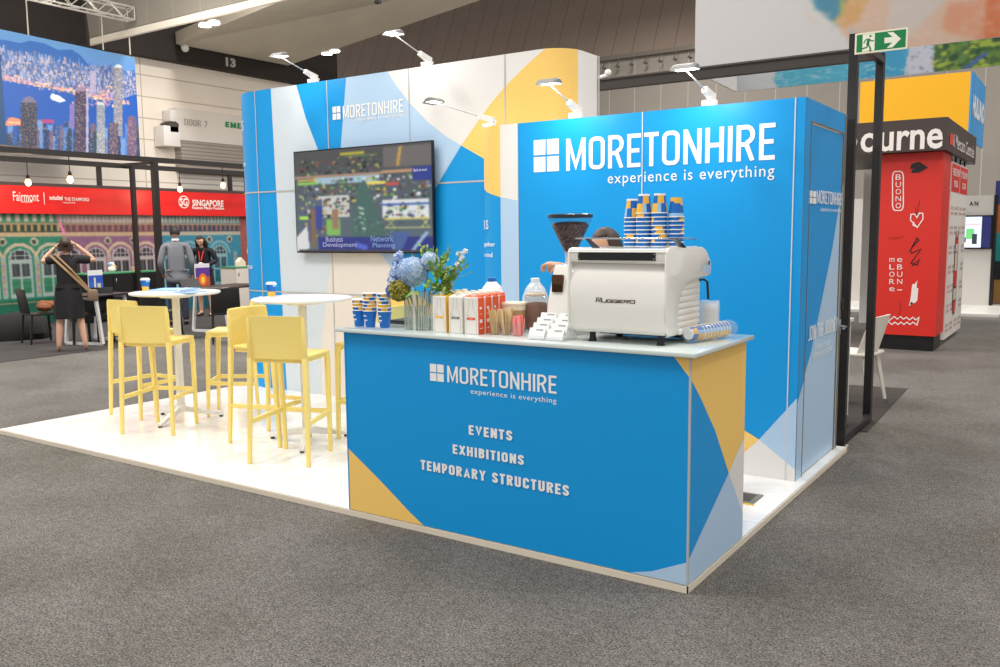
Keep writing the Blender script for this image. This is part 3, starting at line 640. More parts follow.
fillp(im, [(64, 93), (76, 97), (76, 102), (64, 99)], (60, 80, 200), W_, H_)
rect(im, 2, 101.5, 137, 103, (60, 50, 60), W_, H_)
im = im*.78+im.mean(axis=2, keepdims=True)*.2; picture('screen', blur(im, 2), lambda u, v: (x0+.012+u*(x1-x0-.024), y0-.0015, z0+.014+v*(z1-z0-.026)), attr_mat('tv_screen', .12, emit=.28), tv)
g = MB(); yy = y0-.003
place(g, text_shape('Business', .01), (-4.62, yy, 1.535), (.22, 0, 0), (0, 0, .05), 0); place(g, text_shape('Development', .01), (-4.66, yy, 1.475), (.44, 0, 0), (0, 0, .055), 0)
place(g, text_shape('Network', .01), (-4.05, yy, 1.535), (.27, 0, 0), (0, 0, .055), 1); place(g, text_shape('Planning', .01), (-4.03, yy, 1.47), (.27, 0, 0), (0, 0, .055), 1)
place(g, text_shape('Back to work', .01), (-3.53, yy, 2.14), (.15, 0, 0), (0, 0, .025), 2)
g.build('screen_lettering', [M('screen_text_a', (150, 150, 190), .4, emit=.2), M('screen_text_b', (110, 140, 180), .4, emit=.2), M('screen_text_c', (190, 195, 220), .4, emit=.2)], tv, True)

# ---- long-arm lamps on the wall tops
def arm_lamp(name_label, base, d, L_, rise, power):
    d = Vector(d).normalized(); t = thing('arm_spotlight', name_label, 'spotlight', base, 0, 'long-arm lamps on top of the stand walls'); b = Vector(base)
    lat = Vector((-d.y, d.x, 0)); m = MB(); m.rbox(b+Vector((-.045, -.03, -.02)), b+Vector((.045, .03, .018)), .006); m.tube([b+Vector((0, 0, .01)), b+Vector((0, 0, .05))], .012, 8); m.build('clamp', mWhiteP, t, True)
    v = (d*L_+Vector((0, 0, rise))); vn = v.normalized(); s0 = b+Vector((0, 0, .05))-vn*.05; 
    m = MB(); m.bar(s0, s0+vn*.15, .045, .045, w2=.035, h2=.035); m.build('ballast_housing', mWhiteP, t, True)
    m = MB(); m.tube([s0+vn*.0, s0-vn*.03+lat*.01, b+Vector((0, 0, .0))-d*.05+lat*.02], .006, 6); m.build('cable', mWhiteP, t, True)
    hd = b+Vector((0, 0, .05))+v; m = MB(); m.tube([s0+vn*.14, hd-vn*.02], .0055, 8); m.build('arm', mAlu, t, True)
    # reflector head: a shallow trough across the arm
    m = MB(); n = 9; pr = []
    for i in range(n+1): a = PI*i/n; pr.append((math.cos(a)*.065, math.sin(a)*.042))
    pr[0] = (.09, -.012); vs = []; 
    for k, (w_, s_) in enumerate(((-.078, .6), (-.066, .8), (.066, .8), (.078, .6))):
        for a, z in pr: vs.append(hd+d*(a*s_)+lat*w_+Vector((0, 0, z*s_)))
    fs = []; c = n+1
    for k in range(3):
        for i in range(n): fs.append((k*c+i, k*c+i+1, (k+1)*c+i+1, (k+1)*c+i))
    fs += [tuple(range(c-1, -1, -1)), tuple(3*c+i for i in range(c))]
    hh = MB(); hh.add(vs, fs); ho = hh.build('lamp_head', M('lamp_head_grey', (140, 140, 138), .4), t, True, recalc=False)
    m = MB(); r = Matrix((d, lat, Vector((0, 0, 1)))).transposed()
    m.add([hd+r @ Vector(p) for p in ((-.045, -.066, .006), (.05, -.066, .0), (.05, .066, .0), (-.045, .066, .006))], [(0, 1, 2, 3)]); m.build('lamp_glass', M('arm_lamp_glow', (255, 252, 244), .4, emit=5), ho, True)
    l = area_light('lamp_beam', (0, 0, 0), .13, power, col=(1, .97, .92), sy=.08)
    aim = (-d*.72+Vector((0, 0, -1))).normalized(); l.rotation_euler = aim.to_track_quat('-Z', 'Y').to_euler(); l.location = hd+Vector((0, 0, -.022)); l.parent = t; l.matrix_parent_inverse = pm(t).inverted()
    return t
arm_lamp('leftmost long-arm lamp on the tall rear wall', (-4.835, 2.545, 3.055), (0, -1, 0), .40, .115, 1.7)
arm_lamp('second long-arm lamp from the left, on the tall rear wall', (-3.449, 2.545, 3.055), (0, -1, 0), .42, .125, 1.7)
arm_lamp('long-arm lamp pointing left from the rounded corner of the blue booth', (-2.44, 2.02, 2.41), (-1, .0, 0), .52, .17, .8)
arm_lamp('left long-arm lamp above the large lettering on the blue booth', (-1.641, 1.93, 2.41), (0, -1, 0), .36, .12, 3.8)
arm_lamp('right long-arm lamp above the large lettering on the blue booth', (-.666, 1.93, 2.41), (0, -1, 0), .41, .10, 3.8)

# ------------------------------------------------------------------ service counter
CT = 1.082
ct = thing('coffee_counter', 'blue front counter with white lettering and yellow corner under the coffee machine', 'counter', (-1.02, .36, PZ))
MB().box((-2.04, 0, PZ+.002), (0, .726, CT-.022)).build('counter_body', mCore, ct, True)
qf = lambda x, y: (on('y', 0, x, y).x, on('y', 0, x, y).z)
f_ = lambda s, z, off: (s, -off, z)
zT = CT-.023; zb = PZ+.003
P = [(0, [(-2.04, zb), (0, zb), (0, zT), (-2.04, zT)]),
 (2, [(-2.04, qf(348, 448)[1]), (-2.04, zb), (qf(424, 527)[0], zb), qf(410, 512), qf(383, 483)]),
 (2, [(qf(674, 357)[0], zT), qf(683, 368.5), (0, qf(691, 378)[1]), (0, zT)]),
 (1, [(qf(630, 575)[0], zb), qf(652, 571), (0, qf(686.5, 562)[1]), (0, zb)])]
g = MB(); graphic(g, P, f_); g.build('printed_panel', PRINTS, ct, True)
qs = lambda x, y: (on('x', 0, x, y).y, on('x', 0, x, y).z)
g = MB(); ap = qs(728.2, 472.5)
P = [(0, [(0, zb), (.726, zb), (.726, zT), (0, zT)]),
 (2, [(0, zT), (.726, zT), (.726, qs(744, 436)[1]), ap, qs(714.9, 431), qs(700.7, 398.8), (0, qs(691, 378.5)[1])]),
 (3, [ap, (.726, qs(744, 436)[1]), (.726, qs(741.3, 514)[1])]),
 (1, [ap, (.726, qs(741.3, 514)[1]), (.726, zb), (0, zb), (0, qs(688, 560)[1])])]
graphic(g, P, lambda s, z, off: (off, s, z)); g.build('printed_panel', PRINTS, ct, True)
MB().bar((.001, -.001, zb), (.001, -.001, zT), .009, .009).build('corner_profile', mAlu, ct, True); MB().box((-2.046, -.004, zb), (-2.038, .004, zT)).build('corner_profile', mBlue, ct, True)
MB().rbox((-2.085, -.035, CT-.021), (.035, .75, CT), .004).build('countertop', M('countertop_laminate', (212, 222, 218), .12, coat=.4), ct, True)
brand(ct, 'y', 0, ((430.3, 363.5), (444.3, 382)), ((447.5, 365.5), (557, 393.8)), ((471, 388.5), (556.8, 405)), -.0035, bold=.0, space=1.1)
line_of(caps, ct, 'EVENTS', 'y', 0, (469.3, 424.7), (512.8, 440.7), -.005, t=.2, gap=.15); line_of(caps, ct, 'EXHIBITIONS', 'y', 0, (453.3, 444), (524.5, 465), -.005, t=.2, gap=.15)
line_of(caps, ct, 'TEMPORARY STRUCTURES', 'y', 0, (421.3, 459.5), (569.5, 496), -.005, t=.2, gap=.15)

# ------------------------------------------------------------------ bar stools
mStool = M('yellow_stool_plastic', (248, 223, 130), .45)
def make_stool():
    t = thing('bar_stool', 'x', 'bar stool', (0, 0, PZ), 0, 'yellow bar stools around the high tables')
    # seat: a pad whose front edge rolls down into the legs
    m = MB(); m.rbox((-.205, -.19, .725), (.205, .205, .752), .012, seg=3); m.rbox((-.19, -.17, .70), (.19, .19, .73), .008); m.build('seat', mStool, t)
    # backrest: curved sheet between the rear posts
    m = MB(); n = 10; vs = []; 
    for side in (0, 1):
        for j, (z, dy) in enumerate(((.735, 0), (.80, -.001), (.88, -.005), (.96, -.011), (1.015, -.016), (1.022, -.017))):
            for i in range(n+1):
                u = -1+2*i/n; th = .018 if not side else 0
                vs.append((u*(.213-.006*(j > 3)), -.190+dy-.018*(1-u*u)+th*(1 if j < 5 else .7), z+.004*(1-u*u)*(j > 3)))
    a = 6*(n+1); fs = []
    for j in range(5):
        for i in range(n): p = j*(n+1)+i; fs += [(p, p+1, p+n+2, p+n+1), (a+p+1, a+p, a+p+n+1, a+p+n+2)]
    for i in range(n): fs += [(i+1, i, a+i, a+i+1), (5*(n+1)+i, 5*(n+1)+i+1, a+5*(n+1)+i+1, a+5*(n+1)+i)]
    for j in range(5): fs += [(j*(n+1), (j+1)*(n+1), a+(j+1)*(n+1), a+j*(n+1)), (j*(n+1)+n, a+j*(n+1)+n, a+(j+1)*(n+1)+n, (j+1)*(n+1)+n)]
    m.add(vs, fs); m.build('backrest', mStool, t)
    for s in (-1, 1):
        m = MB(); m.bar((s*.222, -.225, 0), (s*.205, -.192, .74), .028, .026, w2=.034, h2=.036, up=(0, 1, 0)); m.bar((s*.205, -.192, .735), (s*.203, -.202, 1.012), .034, .034, w2=.020, h2=.018, up=(0, 1, 0)); m.build('leg', mStool, t, bevel=.006)
        m = MB(); m.bar((s*.178, .215, 0), (s*.188, .19, .69), .028, .026, w2=.034, h2=.04, up=(0, 1, 0)); m.bar((s*.188, .19, .685), (s*.186, .17, .745), .034, .04, w2=.034, h2=.05, up=(0, 1, 0)); m.build('leg', mStool, t, bevel=.006)
        m = MB(); m.bar((s*.218, -.215, .29), (s*.186, .205, .30), .018, .034); m.build('footrest', mStool, t, bevel=.003)
    MB().bar((-.185, .207, .30), (.185, .207, .30), .018, .034).build('footrest', mStool, t, bevel=.003)
    return t
R_ = math.radians
SP = [((-4.84, .74), 24, 'yellow bar stool, nearest at the left high table, back to the viewer'),
      ((-5.52, 1.07), 0, 'leftmost yellow bar stool, behind the nearest stool of the left table'),
      ((-4.83, 1.50), 128, 'yellow bar stool on the right of the left high table, facing left'),
      ((-3.21, .66), 20, 'yellow bar stool, nearest at the right high table, back to the viewer'),
      ((-3.76, .95), 279, 'yellow bar stool on the left side of the right high table, facing right'),
      ((-3.14, 1.43), 95, 'yellow bar stool mostly hidden behind the left end of the blue counter')]
s0 = make_stool()
for i, ((x, y), a, lb) in enumerate(SP):
    if i == 0: s0.location = (x, y, PZ); s0.rotation_euler = (0, 0, R_(a)); s0['label'] = lb
    else: dup(s0, (x, y, PZ), R_(a), lb)

# ------------------------------------------------------------------ high tables
def make_table():
    t = thing('bar_table', 'x', 'high table', (0, 0, PZ), 0, 'round white high tables')
    MB().lathe([(.348, 1.078), (.364, 1.083), (.368, 1.092), (.366, 1.1), (.358, 1.103)], n=64).build('table_top', M('table_top_white', (240, 240, 238), .22), t)
    MB().lathe([(.03, 1.044), (.12, 1.052), (.145, 1.066), (.15, 1.077)], n=40).build('under_plate', M('under_plate_white', (214, 210, 200), .4), t)
    m = MB(); m.lathe([(.034, .09), (.032, 1.055)], n=10, cap=True); m.lathe([(.05, .07), (.05, .11), (.036, .13)], n=20); m.build('column', mSteelW, t)
    for k in range(3):
        a = 2*PI*k/3; d = Vector((math.cos(a), math.sin(a), 0)); m = MB(); m.bar(d*.03+Vector((0, 0, .095)), d*.15+Vector((0, 0, .068)), .045, .05); m.bar(d*.145+Vector((0, 0, .069)), d*.345+Vector((0, 0, .022)), .045, .045, w2=.036, h2=.022)
        lg = m.build('base_leg', mSteelW, t, bevel=.006); MB().lathe([(.014, 0), (.018, .004), (.014, .014)], d*.325, 12).build('foot_pad', mBlack, lg)
    m = MB(); m.bar((-.05, -.03, 1.046), (-.02, -.03, 1.046), .016, .014); m.build('tilt_lever', mRed, t); return t
ta = make_table(); ta['label'] = 'left round white high table, carrying a blue folder and a paper cup'; ta.location = (-5.02, 1.05, PZ); ta.rotation_euler = (0, 0, R_(-67))
tb = dup(ta, (-3.47, 1.03, PZ), R_(-50), 'right round white high table in front of the tall printed wall')

# ------------------------------------------------------------------ paper cups
cW, cBl, cYe, cPa = M('cup_white', (244, 242, 236), .45), M('cup_blue', (10, 104, 188), .4), M('cup_yellow', (240, 186, 70), .4), M('cup_pale', (150, 196, 232), .4)
def cup_mesh(kind=0, lid=False, up=1, s=1.):
    """paper cup: printed wall, rolled rim; stands on its base (or on its rim when up = -1)"""
    n = 24; H = .098*s; r0, r1 = .028*s, .041*s; m = MB(); k = 10
    zs = [H*i/k for i in range(k+1)]
    vs = []
    for z in zs:
        r = r0+(r1-r0)*z/H
        for j in range(n): a = 2*PI*j/n; vs.append((r*math.cos(a), r*math.sin(a), z))
    fs = []; mi = []
    for i in range(k):
        for j in range(n):
            a = i*n+j; b = i*n+(j+1) % n; fs.append((a, b, b+n, a+n)); z = (i+.5)/k; u = (j+.5)/n
            c = 1
            if kind == 1: c = 2 if (z > .55+1.2*abs(u-.3)-.1 and u < .6) else (3 if (u > .7 and z < .5) else 1)
            elif kind == 2: c = 2 if ((u*3 % 1) > .45 and z > (u*3 % 1)-.2) else 1
            elif kind == 3: c = 2 if z < .45-.6*abs(u-.5) else (3 if z > .75 and u > .6 else 1)
            elif kind == 6: c = 2 if (z > .74 and abs(u-.3) < .05+(z-.74)*.25) else 1
            elif kind == 4: c = 2 if (z > .5 and u % .5 < .28) or (z <= .5 and u % .5 > .34) else (3 if u % .5 > .40 else 1)
            if i == 0 and kind != 5: c = 0 if kind != 3 else c
            mi.append(c)
    o = len(m.v); m.v += vs
    for f, c in zip(fs, mi): m.f.append(tuple(q+o for q in f)); m.m.append(c)
    m.lathe([(r1-.002*s, H-.0035*s), (r1+.0022*s, H-.003*s), (r1+.0026*s, H), (r1+.001*s, H+.002*s), (r1-.003*s, H)], n=n, mi=0, cap=False)
    m.lathe([(r1-.003*s, H), (r0-.001*s, .006*s), (.0005, .006*s)], n=n, mi=0, cap=False); m.lathe([(r0, 0), (.0005, .003*s)], n=n, mi=0, cap=False)
    if up == -1: m.v = [(x, -y, H+.002*s-z) for x, y, z in m.v]
    return m
CM = [cW, cBl, cYe, cPa]
_cups = {}
def cup(loc, label, kind, up, rz, group, s=1.):
    k = (kind, up, s)
    if k not in _cups:
        o = cup_mesh(kind, up=up, s=s).build('paper_cup', CM, recalc=False); _cups[k] = o
    else: o = _cups[k].copy(); COL.objects.link(o)
    if 'label' not in o.keys() or True: tag(o, label, 'paper cup', group)
    o.location = loc; o.rotation_euler = (0, 0, rz); return o
ORD = ['topmost', 'second', 'third', 'fourth', 'fifth', 'sixth', 'seventh', 'eighth', 'ninth', 'tenth', 'eleventh']
rr = random.Random(3)
for (x, y), n, nm in (((-2.036, .115), 4, 'left'), ((-1.944, .105), 6, 'middle'), ((-1.853, .125), 6, 'right')):
    for i in range(n):
        lv = n-1-i
        c_ = cup((x, y, CT+lv*.0195), f'{ORD[i]} paper cup {"" if i == 0 else "from the top "}of the {nm} upright stack at the left counter end', [5, 2, 1, 2, 4, 2][lv] if lv else 5, 1, rr.uniform(0, 6), 'upright paper cups stacked on the counter', s=.95)
        if lv == 0:   # small printed logo on the full cup
            g = MB(); 
            for k, (z0, z1, a0, a1) in enumerate(((.062, .068, -.5, .5), (.034, .046, -.62, -.36), (.038, .044, -.25, .6), (.030, .033, -.2, .3))):
                q_ = 6; vv = []
                for e in range(q_+1):
                    a = -PI/2-.35+a0+(a1-a0)*e/q_-c_.rotation_euler[2]
                    for z in (z0, z1): r = .028+.013*z/.098+.0006; vv.append((r*math.cos(a), r*math.sin(a), z))
                g.add(vv, [(2*e, 2*e+2, 2*e+3, 2*e+1) for e in range(q_)])
            g.build('cup_print', mLet, c_)
for (x, y), n, nm in (((-.452, .36), 8, 'leftmost'), ((-.376, .33), 9, 'second'), ((-.296, .33), 9, 'third'), ((-.226, .36), 8, 'rightmost')):
    for i in range(n):
        lv = n-1-i
        cup((x, y, 1.5275+lv*.0197), f'{ORD[i]} upturned paper cup {"" if i == 0 else "from the top "}of the {nm} stack on the coffee machine', 6 if i else (4 if nm != 'rightmost' else 3), -1, rr.uniform(0, 6), 'upturned paper cups on the coffee machine', s=.93)
for loc, lb in (((-5.36, 1.00, PZ+1.103), 'lidded blue and yellow takeaway cup beside the blue folder on the left high table'), ((-3.79, 1.02, PZ+1.103), 'lidded blue and yellow takeaway cup on the right high table')):
    t = thing('takeaway_cup', lb, 'cup', loc, 2.2, 'takeaway cups on the high tables')
    cup_mesh(3, s=.95).build('cup_body', CM, t, recalc=False)
    MB().lathe([(.041, .090), (.0418, .096), (.037, .099), (.035, .108), (.032, .109), (.030, .104)], n=24).build('cup_lid', mWhiteP, t)
# folder and leaflets on the left table
m = MB(); z = PZ+1.104
fp = thing('brochure_folder', 'thick white and blue folder lying on the left high table', 'folder', (-5.0, .98, z))
a, b, c, d = Vector((-5.06, .79, z)), Vector((-5.24, 1.10, z)), Vector((-4.93, 1.24, z)), Vector((-4.77, .92, z))
MB().prism([a, b, c, d], (0, 0, .018)).build('pages', M('paper_white', (238, 238, 236), .5), fp, True); MB().prism([p+Vector((0, 0, .0185)) for p in (a+(b-a)*.05, b, c, d+(c-d)*.05)], (0, 0, .003)).build('blue_cover', M('folder_blue', (60, 150, 220), .35), fp, True)
m = MB(); p0 = Vector((-4.80, .86, z)); m.prism([p0, p0+Vector((-.15, .26, 0)), p0+Vector((.04, .33, 0)), p0+Vector((.17, .06, 0))], (0, 0, .003)); tag(m.build('leaflet', M('leaflet_blue', (70, 140, 210), .4)), 'single thin blue leaflet lying right of the folder on the left high table', 'leaflet')

# ------------------------------------------------------------------ floor box
m = MB(); fb = thing('floor_box', 'open metal floor box with a yellow edge on the platform beside the counter', 'floor socket box', (-.2, 1.43, PZ))
MB().rbox((-.33, 1.30, PZ+.0005), (-.13, 1.50, PZ+.008), .002).build('frame', M('floorbox_metal', (140, 132, 120), .4, .6), fb, True); MB().rbox((-.30, 1.33, PZ+.008), (-.16, 1.47, PZ+.0095), .0005).build('lid', M('floorbox_dark', (70, 64, 58), .6), fb, True); MB().box((-.32, 1.285, PZ+.0005), (-.12, 1.298, PZ+.006)).build('warning_strip', M('strip_yellow', (230, 190, 40), .5), fb, True)

# ------------------------------------------------------------------ coffee machine
mEnam = M('machine_enamel', (238, 235, 228), .12, coat=.6)
em = thing('espresso_machine', 'large glossy white espresso machine on the right half of the counter', 'coffee machine', (-.43, .36, CT))
x0, x1 = -.645, -.166; DY = lambda y: y if y < .14 else .14+(y-.14)*.79
prof = [(.125, 1.128), (.098, 1.15), (.086, 1.20), (.082, 1.28), (.09, 1.36), (.105, 1.415), (.125, 1.445), (.128, 1.458), (.097, 1.460), (.093, 1.468), (.093, 1.512), (.105, 1.524), (.56, 1.524), (.60, 1.50), (.60, 1.33), (.585, 1.15), (.56, 1.13)]
bm_ = MB().prism([(x0, DY(y), z) for y, z in prof], (x1-x0, 0, 0)); bm_.build('housing', mEnam, em, True, smooth=30, bevel=.006)
cheek = [(.128, 1.128), (.24, 1.128), (.235, 1.22), (.25, 1.28), (.30, 1.33), (.38, 1.36), (.50, 1.372), (.62, 1.378), (.70, 1.380), (.752, 1.388), (.762, 1.41), (.755, 1.445), (.71, 1.487), (.655, 1.515), (.60, 1.526), (.105, 1.526), (.090, 1.512), (.088, 1.40), (.082, 1.28), (.09, 1.18), (.10, 1.145)]
for xa, xb in ((x0-.016, x0), (x1, x1+.018)): MB().prism([(xa, DY(y), z) for y, z in cheek], (xb-xa, 0, 0)).build('side_cheek', mEnam, em, True, smooth=30, bevel=.0075)
MB().prism([(x1-.0, y, z) for y, z in cheek if False] or [(x0, .48, 1.50), (x0, .64, 1.42), (x0, .645, 1.395), (x0, .50, 1.39)], (x1-x0, 0, 0)).build('brew_hood', M('hood_steel', (170, 170, 172), .25, .8), em, True)
for k in range(7):
    z = 1.155+k*.029; MB().rbox((x1-.004, .22+(.012*k if k > 4 else 0), z), (x1+.005, .515, z+.024), .004).build('side_rib', mEnam, em, True)
MB().rbox((x1+.0, .24, 1.122), (x1+.016, .545, 1.148), .006).build('side_skirt', mEnam, em, True)
MB().rbox((x1+.016, .585, 1.435), (x1+.021, .60, 1.455), .002).build('side_badge', mBlack, em, True)
dp = MB().box((-.603, .0905, 1.470), (-.208, .0945, 1.507)).build('front_slot', M('slot_black', (10, 10, 12), .2), em, True)
m = MB()
for x in (-.597, -.215):
    for z in (1.477, 1.499): m.ball((x, .089, z), .0032, 8)
m.build('slot_screw', M('screw_brass', (200, 190, 160), .3, .8), dp, True)
g = MB(); o = on('y', .082, 596, 299); e_ = on('y', .082, 637, 300); sh_ = stroke_shape('RUBBERO'.replace('BB', 'CC'), .2, .12)
g = MB(); W_ = .205; Hh = .019; xo, zo = -.503, 1.276
def wide(pts): return strip(pts, .2)
glyphs = [[[(0, 0), (.1, .55), (0, 1), (.9, 1), (.85, .6), (.3, .5), (.9, 0)]], [[(0, .7), (.1, .1), (.8, 0), (.9, .7)]], [[(.9, .7), (.1, .65), (0, .1), (.8, .05), (.85, .35), (.45, .35)]], [[(.9, .7), (.1, .65), (0, .1), (.8, .05), (.85, .35), (.45, .35)]], [[(.9, .7), (.1, .65), (0, .1), (.85, .05)], [(.1, .38), (.7, .38)]], [[(0, 0), (.1, .68), (.85, .65), (.8, .35), (.2, .3), (.85, 0)]], [[(.1, .1), (.05, .68), (.85, .7), (.9, .05), (.1, .05)]]]
for i, gl in enumerate(glyphs):
    for p in gl: a_, b_ = wide(p); g.add([(xo+(i+u)/7.*W_*.98+.004*v, .0805, zo+v*Hh) for u, v in a_], b_)
g.build('machine_lettering', M('logo_bronze', (90, 80, 66), .3, .3), em, True)
for x, y in ((-.555, .15), (-.205, .15), (-.205, .44), (-.555, .44)):
    MB().lathe([(.019, 0), (.020, .004), (.017, .012), (.0155, .014), (.0155, .022), (.0145, .024), (.0145, .05)], (x, y, CT), 18).build('foot', mBlack, em, True)
MB().rbox((-.63, .36, CT+.012), (-.19, .53, CT+.035), .005).build('drip_tray', M('tray_dark', (40, 40, 44), .3, .5), em, True)
m = MB(); m.tube([(-.635, .125, 1.572), (-.19, .125, 1.568), (-.172, .14, 1.568), (-.170, .42, 1.568), (-.168, .47, 1.558)], .0035, 8); m.build('cup_rail', mChrome, em, True)
for (x, y), (dx, dy) in (((-.585, .125), (.05, 0)), ((-.19, .22), (.012, .08))):
    m = MB(); m.prism([(x, y, 1.572), (x+.03, y+.0, 1.566), (x+dx+.03, y+dy, 1.526), (x+dx-.01, y+dy, 1.526)], (0, .006, 0)); m.build('rail_bracket', M('bracket_smoke', (60, 66, 74), .2), em, True)
m = MB(); m.tube([(-.16, .50, 1.365), (-.145, .52, 1.368), (-.133, .535, 1.355), (-.131, .545, 1.27)], .006, 10); m.build('steam_wand', mBlack, em, True)

# ------------------------------------------------------------------ grinder
gl_ = M('clear_glass', (90, 110, 130), .05, trans=0, alpha=.10, spec=.6)
gr = thing('coffee_grinder', 'white coffee grinder with a big clear hopper of beans left of the espresso machine', 'coffee grinder', (-.83, .42, CT))
gx, gy = -.83, .42
m = MB(); vs = []
for z, w_, dpt in ((CT+.0, .105, .13), (CT+.14, .095, .12), (CT+.26, .078, .10), (CT+.345, .064, .085), (CT+.355, .057, .078)):
    for i in range(16):
        a = 2*PI*(i+.5)/16; c = math.copysign(abs(math.cos(a))**.5, math.cos(a)); s_ = math.copysign(abs(math.sin(a))**.5, math.sin(a)); vs.append((gx+w_*c, gy+dpt*s_, z))
fs = []
for i in range(4):
    for j in range(16): a = i*16+j; b = i*16+(j+1) % 16; fs.append((a, b, b+16, a+16))
fs += [tuple(range(15, -1, -1)), tuple(64+j for j in range(16))]
m.add(vs, fs); m.build('grinder_body', mEnam, gr, True)
m = MB(); m.rbox((gx-.046, gy-.118, CT+.215), (gx+.016, gy-.09, CT+.305), .006); m.build('front_window', M('bronze_window', (84, 60, 42), .12, .8), gr, True)
m = MB(); m.lathe([(.03, 1.43), (.026, 1.46), (.030, 1.50), (.034, 1.505)], (gx, gy, 0), 28); m.build('hopper_neck', M('neck_clear', (190, 200, 210), .1, alpha=.8), gr, True)
m = MB(); m.lathe([(.034, 1.495), (.108, 1.655), (.112, 1.675)], (gx, gy, 0), 40, cap=False); m.lathe([(.110, 1.675), (.106, 1.655), (.032, 1.497)], (gx, gy, 0), 40, cap=False); m.build('hopper_glass', gl_, gr, True)
m = MB(); m.lathe([(.11, 1.674), (.116, 1.675), (.116, 1.690), (.11, 1.694)], (gx, gy, 0), 40); m.build('hopper_lid', M('lid_dark', (36, 42, 52), .25), gr, True)
bmat = bpy.data.materials.new('coffee_beans'); bmat.use_nodes = True; nt = bmat.node_tree; vo = nt.nodes.new('ShaderNodeTexVoronoi'); vo.inputs['Scale'].default_value = 90; tcn = nt.nodes.new('ShaderNodeTexCoord'); nt.links.new(tcn.outputs['Object'], vo.inputs['Vector'])
rp = nt.nodes.new('ShaderNodeValToRGB'); rp.color_ramp.elements[0].color = (*S(140, 92, 60), 1); rp.color_ramp.elements[1].color = (*S(24, 14, 10), 1); rp.color_ramp.elements[1].position = .7; nt.links.new(vo.outputs['Distance'], rp.inputs[0]); nt.links.new(rp.outputs[0], nt.nodes['Principled BSDF'].inputs['Base Color']); nt.nodes['Principled BSDF'].inputs['Roughness'].default_value = .35
m = MB(); m.lathe([(.028, 1.498), (.097, 1.638), (.085, 1.650), (.04, 1.656), (.001, 1.658)], (gx, gy, 0), 36, cap=False); m.build('coffee_beans', bmat, gr, True)

# ------------------------------------------------------------------ vase and flowers
vz = thing('glass_vase', 'ribbed clear glass vase of blue flowers left of the milk cartons', 'vase', (-1.615, .14, CT))
gv = M('ribbed_glass', (150, 158, 150), .06, alpha=.34, spec=.9)
m = MB(); n = 72; vs = []; vx, vy = -1.615, .145; hw, hd = .078, .062
for z in (0, .004, .208):
    for i in range(n):
        a = 2*PI*i/n; c = math.copysign(abs(math.cos(a))**.55, math.cos(a)); s_ = math.copysign(abs(math.sin(a))**.55, math.sin(a)); k = 1+.03*(1 if i % 3 else -1)
        vs.append((vx+hw*c*k, vy+hd*s_*k, CT+z))
fs = [tuple(range(n-1, -1, -1))]
for i in range(2):
    for j in range(n): a = i*n+j; b = i*n+(j+1) % n; fs.append((a, b, b+n, a+n))
o_ = len(m.v); m.v += vs
for k_, f_x in enumerate(fs): m.f.append(tuple(i+o_ for i in f_x)); m.m.append(1 if k_ and (k_-1) % 3 == 0 else 0)
m.build('vase_glass', [gv, M('vase_rib', (222, 226, 218), .1, alpha=.6, spec=.9)], vz, True, smooth=10)
m = MB(); m.lathe([(.06, 0), (.062, .01), (.062, .12), (.05, .121)], (vx, vy, CT+.006), 24, sx=1.15, sy=.9); m.build('water', M('vase_water', (196, 214, 204), .05, alpha=.35), vz, True)
stem = M('stem_green', (86, 112, 54), .5); leafM = [M('leaf_olive', (132, 152, 74), .5), M('leaf_bright', (120, 186, 62), .45), M('leaf_pale', (170, 190, 120), .5)]
fr = random.Random(11)
def flower(name, label, cat, tip, mk, base=None, grp='cut flowers in the ribbed glass vase'):
    b = Vector(base or (vx+fr.uniform(-.03, .03), vy+fr.uniform(-.02, .02), CT+.01)); tip = Vector(tip); t = thing(name, label, cat, b, 0, grp)
    mid = Vector((vx+(tip.x-vx)*.45, vy+(tip.y-vy)*.45, CT+.19)); m = MB(); m.tube([b, (b+mid)/2, mid, tip], .0028, 6); m.build('stem', stem, t, True); mk(t, tip); return t
def petals(m, c, r, n, col, sz=.011):
    """ball of small four-petalled florets"""
    for k in range(n):
        z = 1-2*(k+.5)/n; ph = k*2.399963; q = math.sqrt(1-z*z); nn = Vector((q*math.cos(ph), q*math.sin(ph), z)); p = Vector(c)+nn*r*fr.uniform(.93, 1.06)
        u = nn.orthogonal().normalized(); v = nn.cross(u); a0 = fr.uniform(0, 1.6); mi = col[fr.randrange(len(col))]
        for j in range(4):
            a = a0+j*PI/2; d = u*math.cos(a)+v*math.sin(a); e = u*math.cos(a+PI/2)+v*math.sin(a+PI/2)
            m.add([p, p+d*sz*.7+e*sz*.45, p+d*sz*1.15+nn*sz*.25, p+d*sz*.7-e*sz*.45], [(0, 1, 2, 3)], mi)
pB = [M('petal_blue', (158, 190, 228), .5), M('petal_pale', (200, 216, 236), .5), M('petal_violet', (120, 146, 214), .5), M('petal_white', (226, 232, 240), .5), M('petal_deep', (74, 112, 200), .5)]
def hyd(r, n, col):
    def f(t, p): m = MB(); m.ball(p, r*.93, 16, 0); petals(m, p, r, n, col); m.build('flower_head', pB, t, True, recalc=False)
    return f
flower('hydrangea', 'large pale blue hydrangea head in the middle of the bouquet', 'flower', (-1.66, .14, 1.395), hyd(.080, 300, [0, 0, 1, 1]))
flower('hydrangea', 'smaller whitish blue hydrangea head at the upper right of the bouquet', 'flower', (-1.565, .18, 1.455), hyd(.046, 110, [1, 3, 0]))
